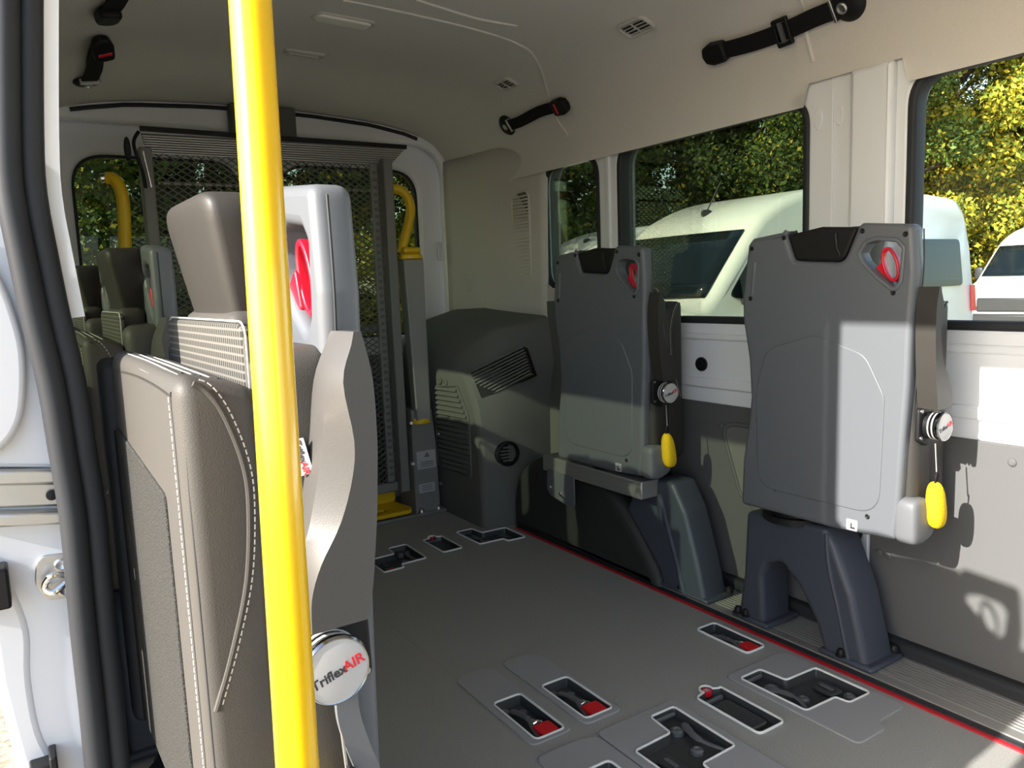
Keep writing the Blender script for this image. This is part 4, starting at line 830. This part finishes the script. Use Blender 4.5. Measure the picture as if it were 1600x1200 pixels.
def vent(x, y, label, lx=0.105, ly=0.058):
    p, nrm = onceil(x, y); t = empty('air_vent', p, 0, label, 'air vent', 'headliner air vents'); F = frame((0, 0, 0), (0, -1, 0), nrm)
    L = rect(-lx/2, lx/2, -ly/2, ly/2, 0.018, 6)
    m = MB(); m.plate([inset(L, -0.006), inset(L, 0.004)], 0.012, F, 0.004); m.build('bezel', taupe, t)
    m = MB(); m.plate([inset(L, 0.003)], 0.003, F @ MXY(-0.004)); m.build('duct', mat('vent_duct', (0.05, 0.045, 0.04), 0.8), t)
    for k in range(4):
        v = -ly/2+ly*(k+0.7)/4.4; m = MB(); m.box(-lx/2+0.004, lx/2-0.004, -0.0035, 0.0035, -0.001, 0.001, F @ Matrix.Translation((0, v, 0.002)) @ Matrix.Rotation(0.5, 4, 'X')); m.build('vane', taupe, t)
    m = MB(); m.box(-0.0012, 0.0012, -ly/2+0.004, ly/2-0.004, 0.001, 0.005, F); m.build('divider', taupe, t)
    m = MB(); m.box(-0.006, 0.006, -0.003, 0.003, 0.003, 0.008, F); m.build('tab', taupe, t, bevel=0.001)
vent(1.635, 1.805, 'slatted air vent on the headliner, nearer and larger of the two'); vent(1.633, 2.520, 'slatted air vent on the headliner above the rear seat belt', 0.090, 0.052)
def belt(name, label, pts, kind, mirror=False, w=0.046, tilt=0.0):
    """shoulder belt stowed along the headliner; pts = (x, y) along the strap"""
    P0, n0 = onceil(*pts[0]); t = empty(name, P0, 0, label, 'seat belt', 'belts stowed on the headliner')
    base = Vector(P0); P = [onceil(x, y, 0.016 if 0 < i < len(pts)-1 else 0.014) for i, (x, y) in enumerate(pts)]
    path = smooth_path([p for p, _ in P], 5); ti = (P[1][0]-P[0][0]).normalized(); wd = n0.cross(ti).normalized()
    m = MB(); m.ribbon([p-base for p in path], wd, w, 0.007); m.build('strap', webbing, t, bevel=0.002)
    F = frame(P0-base, ti, n0)
    m = MB(); m.lathe([(0.042, 0.0), (0.042, 0.008), (0.034, 0.016), (0.016, 0.020)], F @ Matrix.Translation((-0.012, 0, 0)), 28); mo = m.build('mount', blackp, t)
    m = MB(); m.lathe([(0.014, 0.016), (0.014, 0.024), (0.010, 0.026), (0.009, 0.022)], F @ Matrix.Translation((-0.004, 0, 0)), 20); m.build('bolt', steel, mo)
    m = MB(); m.box(0.018, 0.026, -w*0.62, w*0.62, 0.004, 0.024, F); m.build('tongue_plate', steel, t, bevel=0.002)
    Pe, ne = P[-1]; te = (P[-1][0]-P[-2][0]).normalized(); Fe = frame(Pe-base+ne*0.02*tilt, te-ne*0.0, (Vector(ne)+Vector((0.25, -0.9, 0))*tilt))
    m = MB(); m.plate([rc([(-0.035, -0.028), (-0.035, 0.028), (0.015, 0.031), (0.038, 0.022), (0.045, 0.0), (0.038, -0.022), (0.015, -0.031)], 0.014, 5)], 0.030, Fe @ MXY(0.006), 0.008, 3); e = m.build('buckle', blackp, t)
    if kind == 'red':
        m = MB(); m.plate([rect(-0.012, -0.002, -0.020, 0.020, 0.002, 2)], 0.006, Fe @ MXY(0.0205), 0.002); r_ = m.build('release_button', redp, e); r_['label'] = 'red release button'
    else:
        k = len(pts)//2; Pm, nm = P[k]; Fm = frame(Pm-base, (P[k+1][0]-P[k-1][0]), nm)
        m = MB(); o = rect(-0.024, 0.024, -0.036, 0.036, 0.006, 4); i = rect(-0.014, 0.014, -0.025, 0.025, 0.003, 3); m.plate([o, i], 0.012, Fm @ MXY(0.006), 0.004); ad = m.build('adjuster', blackp, t)
        m = MB(); m.box(-0.005, 0.005, -0.026, 0.026, 0.006, 0.014, Fm); m.build('adjuster_bar', trayl, ad)
        m = MB(); m.box(0.0135, 0.016, -0.025, 0.025, 0.008, 0.0125, Fm); m.box(-0.012, 0.014, 0.0235, 0.026, 0.008, 0.0125, Fm); m.build('bright_edge', chrome, ad)
    return t
belt('stowed_belt', 'black belt with a chrome-edged adjuster on the headliner above the middle window', [(1.766, 1.206), (1.766, 1.275), (1.772, 1.376), (1.772, 1.49), (1.766, 1.598)], 'adj')
belt('stowed_belt', 'black belt with red buckle button on the headliner above the quarter window', [(1.764, 2.705), (1.764, 2.606), (1.758, 2.465), (1.762, 2.340)], 'red', w=0.042)
belt('stowed_belt', 'black belt with red buckle button on the left side of the headliner', [(0.290, 3.00), (0.300, 2.90), (0.298, 2.80), (0.300, 2.66)], 'red', w=0.05, tilt=0.8)
t_ = belt('stowed_belt', 'black belt end at the top edge of the picture, left side of the headliner', [(0.315, 2.20), (0.305, 2.26), (0.300, 2.33), (0.292, 2.385)], 'plain_end' if False else 'red', w=0.05)
for c in [q for q in t_.children if q.name.startswith('buckle')]:
    for g_ in list(c.children): bpy.data.objects.remove(g_)

# ------------------------------------------------------------------ outside: yard, parked vans, trees
GZ = -0.62
m = MB(); m.box(-60, 80, -60, 80, GZ-0.2, GZ); S(m.build('ground', ground_m, smooth=False), 'sunlit gravel yard outside the minibus', 'ground')
def make_van(name):
    t = empty(name)
    prof = smooth_path([(0.02, 0.42, 0), (0.0, 0.9, 0), (0.03, 1.6, 0), (0.10, 2.20, 0), (0.22, 2.40, 0), (0.5, 2.50, 0), (2.0, 2.55, 0), (3.0, 2.53, 0), (3.6, 2.42, 0), (4.05, 2.24, 0), (4.30, 2.05, 0), (4.65, 1.70, 0), (5.00, 1.34, 0), (5.30, 1.22, 0), (5.55, 1.08, 0), (5.70, 0.90, 0), (5.74, 0.60, 0), (5.70, 0.35, 0)], 4)
    pr = [(p.x, p.y) for p in prof] + [(5.4, 0.28), (0.2, 0.30)]
    st_ = [(-1.0, 0.11), (-0.985, 0.06), (-0.94, 0.02), (-0.86, 0.0), (0.86, 0.0), (0.94, 0.02), (0.985, 0.06), (1.0, 0.11)]
    m = MB(); vv = []; N = len(pr)
    for w, ins in st_:
        L = inset(pr, ins)
        for (x, z) in L:
            tum = 1.0 - 0.13*max(0, (z-1.0)/1.5)**1.5 - 0.06*max(0, (x-4.9)/0.8)**2
            vv.append((x, 1.02*w*tum, z))
    fs = [tuple(range(N)), tuple(range((len(st_)-1)*N+N-1, (len(st_)-1)*N-1, -1))]
    for a in range(len(st_)-1):
        for i in range(N): fs.append((a*N+i, (a+1)*N+i, (a+1)*N+(i+1) % N, a*N+(i+1) % N))
    m.add((vv, fs)); body = m.build('body', carpaint, t, ang=45)
    def hw(x, z): return 1.02*(1.0-0.13*max(0, (z-1.0)/1.5)**1.5-0.06*max(0, (x-4.9)/0.8)**2)
    # windscreen follows the sloping front
    def ws(u, v):
        z = 1.36+(2.03-1.36)*v; x = 4.975+(4.325-4.975)*v; w = (2*u-1)*(hw(x, z)-0.10)
        return (x+0.030-0.05*(2*u-1)**2, w, z+0.020)
    m = MB(); m.grid(ws, 12, 4); m.build('windscreen', carglass, t, ang=60, solid=0.01)
    def side(loop, name_, mt, s, off=0.004, par=None, th=0.012):
        v_, f_ = plate([loop], th); mm = MB()
        mm.add(([(p[0], s*(hw(p[0], p[1])+off+p[2]*1.0), p[1]) for p in v_], [tuple(f) if s < 0 else tuple(reversed(f)) for f in f_])); return mm.build(name_, mt, par or t, smooth=False)
    for s in (-1, 1):
        side(rc([(4.72, 1.38), (4.20, 1.94), (3.42, 1.97), (3.40, 1.33), (4.10, 1.30)], 0.05, 4), 'door_window', carglass, s)
        if s > 0:
            side(rc([(0.35, 1.36), (1.60, 1.36), (1.60, 1.95), (0.38, 1.95)], 0.07, 4), 'side_window', carglass, s)
        side(rc([(0.02, 1.02), (0.14, 1.02), (0.14, 1.36), (0.05, 1.36)], 0.01, 2), 'tail_light', tailm, s)
        side(rect(0.3, 5.0, 0.62, 0.72, 0.03, 3), 'rub_strip', cardark, s)
        for x in (3.36, 2.05): side(rect(x, x+0.012, 0.45, 2.15), 'door_gap', cardark, s, 0.001)
        for wx in (1.15, 4.75):
            m = MB(); m.lathe([(0.34, 0), (0.34, 0.2), (0.28, 0.215), (0.2, 0.19), (0.06, 0.205)], frame((wx, s*0.83, 0.34), (1, 0, 0), (0, s, 0)), 28); m.build('wheel', cardark, t)
        m = MB(); m.blob((4.50, s*1.17, 1.45), (0.07, 0.10, 0.15), 4); mi = m.build('mirror', cardark, t)
        m = MB(); m.box(4.46, 4.54, min(s*0.95, s*1.12), max(s*0.95, s*1.12), 1.30, 1.36); m.build('mirror_arm', cardark, mi, bevel=0.01)
        m = MB(); m.plate([rc([(5.02, 1.02), (5.60, 0.80), (5.66, 0.98), (5.30, 1.16)], 0.04, 4)], 0.02, Matrix.Translation((0, s*0.90, 0)) @ MXZ(0)); m.build('headlamp', carglass, t)
    m = MB(); m.box(5.66, 5.77, -0.6, 0.6, 0.62, 0.92); m.build('grille', cardark, t, bevel=0.03)
    m = MB(); m.box(5.60, 5.80, -0.95, 0.95, 0.34, 0.58); m.build('bumper', cardark, t, bevel=0.05)
    m = MB(); m.blob((3.95, 0.0, 2.30), (0.09, 0.025, 0.045), 2.5); an = m.build('aerial_base', cardark, t)
    m = MB(); m.tube([(3.95, 0.0, 2.32), (3.72, 0.0, 2.66)], 0.008, 6); m.build('aerial_rod', cardark, an)
    return t
v1 = make_van('parked_van'); GV = 'white vans parked outside'
VANS = [((10.70, 6.32), 'white high-roof van outside the middle and front windows, nose towards us'), ((12.6, 10.9), 'white van roof and screen seen through the rear quarter window'),
        ((13.6, 14.9), 'white van farthest off behind the others at the quarter window'), ((23.6, 8.25), 'distant white van facing us at the right edge of the picture')]
for i, ((vx, vy), lab) in enumerate(VANS):
    v = v1 if i == 0 else copy_tree(v1); v.location = (vx, vy, GZ); v.rotation_euler = (0, 0, PI); tag(v, lab, 'van', GV)

def foliage(n, rx, ry, h, z0, lm, size=0.11):
    """leaf quads filling a ragged crown"""
    k = 46; cz = rng.uniform(z0, h, k); ca = rng.uniform(0, 2*PI, k); cr = np.sqrt(rng.uniform(0.05, 1, k))
    prof_ = np.sin(np.clip((cz-z0)/(h-z0), 0.12, 0.97)*PI)**0.45
    C_ = np.stack([rx*cr*np.cos(ca)*prof_, ry*cr*np.sin(ca)*prof_, cz], 1); R_ = rng.uniform(0.45, 0.95, k)
    idx = rng.integers(0, k, n); d = rng.normal(size=(n, 3)); d /= np.linalg.norm(d, axis=1)[:, None]
    c = C_[idx] + d*(R_[idx]*rng.uniform(0.55, 1.05, n))[:, None]*np.array([1, 1, 0.8])
    a = rng.normal(size=(n, 3)); a /= np.linalg.norm(a, axis=1)[:, None]; b = np.cross(a, d+0.6*rng.normal(size=(n, 3))); b /= np.linalg.norm(b, axis=1)[:, None]
    s = size*rng.uniform(0.55, 1.25, n)[:, None]
    V = np.stack([c-a*s, c-b*s*0.55, c+a*s, c+b*s*0.55], 1).reshape(-1, 3)
    me = bpy.data.meshes.new('foliage'); me.vertices.add(4*n); me.vertices.foreach_set('co', V.astype(np.float32).ravel())
    me.loops.add(4*n); me.loops.foreach_set('vertex_index', np.arange(4*n, dtype=np.int32)); me.polygons.add(n)
    me.polygons.foreach_set('loop_start', np.arange(0, 4*n, 4, dtype=np.int32)); me.polygons.foreach_set('loop_total', np.full(n, 4, dtype=np.int32))
    me.update(); me.validate(); me.materials.append(lm); return me
def make_tree(name, rx, ry, h, z0, lm, n=42000, trunk_r=0.16, size=0.062):
    t = empty(name); f = bpy.data.objects.new('foliage', foliage(n, rx, ry, h, z0, lm, size)); COL.objects.link(f); f.parent = t; f['kind'] = 'stuff'
    m = MB(); m.tube(smooth_path([(0, 0, 0), (0.12, 0.05, h*0.3), (-0.08, 0.1, h*0.55), (0.1, 0, h*0.85)], 4), [trunk_r*(1-0.07*i) for i in range(13)], 10); tk = m.build('trunk', bark, t)
    for q in range(5):
        a = q*1.3; z = h*(0.25+0.1*q); m = MB(); m.tube([(0, 0, z), (0.9*math.cos(a), 0.9*math.sin(a), z+0.6), (1.7*math.cos(a), 1.7*math.sin(a), z+0.9)], [trunk_r*0.5, trunk_r*0.35, trunk_r*0.15], 8); m.build('branch', bark, tk)
    return t
kinds = [make_tree('green_tree', 2.4, 2.4, 8.5, 0.5, leaf_green), make_tree('yellowing_tree', 2.3, 2.3, 7.5, 0.3, leaf_yellow), make_tree('dark_tree', 2.6, 2.6, 9.5, 0.6, leaf_dark)]
used = [False]*3
ORD = ['first', 'second', 'third', 'fourth', 'fifth', 'sixth', 'seventh', 'eighth', 'ninth', 'tenth', 'eleventh', 'twelfth', 'thirteenth', 'fourteenth', 'fifteenth']
KN = ['green leafy tree', 'tree with yellowing autumn leaves', 'dark green tree']
def put(k, x, y, rz, s, lab, grp):
    t = copy_tree(kinds[k]) if used[k] else kinds[k]; used[k] = True
    t.location = (x, y, GZ); t.rotation_euler = (0, 0, rz); t.scale = (s, s, s); tag(t, lab, 'tree', grp)
# band behind the vans, from the rear quarter window round to the foremost side window
row = ((32, 21, 2, 1.05), (36.5, 18.5, 0, 0.95), (41, 20, 2, 1.05), (45, 20, 2, 1.0), (49, 21, 0, 0.95), (53, 21, 2, 1.05), (57, 23, 0, 1.1), (61, 25.5, 1, 1.25), (65, 26, 1, 1.25), (69.5, 25, 1, 1.2), (75, 23, 0, 1.1), (82, 23, 1, 1.15))
for i, (az, dist, k, s) in enumerate(row):
    a = math.radians(az); put(k, dist*math.sin(a), dist*math.cos(a), i*1.7, s, KN[k]+' behind the parked vans, '+ORD[i]+' from the left', 'trees behind the parked vans')
for i, (az, dist, k, s) in enumerate(((34, 28, 2, 1.4), (43, 28, 2, 1.4), (52, 29, 2, 1.4), (61, 33, 0, 1.5), (70, 33, 1, 1.5))):
    a = math.radians(az); put(k, dist*math.sin(a), dist*math.cos(a), i*2.3, s, KN[k]+' at the back of the wood, '+ORD[i]+' from the left', 'back row of trees')
for i, (x, y, k, s) in enumerate(((-3.2, 14, 2, 0.9), (0.3, 12.5, 0, 0.9), (2.8, 13, 2, 0.95), (5.2, 13.5, 1, 0.9), (8.0, 15.5, 2, 1.0))):
    put(k, x, y, i*2.1, s, KN[k]+' beyond the rear doors, '+ORD[i]+' from the left', 'trees beyond the rear doors')
for i, (x, y, k, s) in enumerate(((-1.5, 18.5, 2, 1.2), (3.8, 19, 2, 1.2))):
    put(k, x, y, i*2.9, s, 'tall '+KN[k]+' farthest beyond the rear doors, '+ORD[i]+' from the left', 'trees beyond the rear doors')
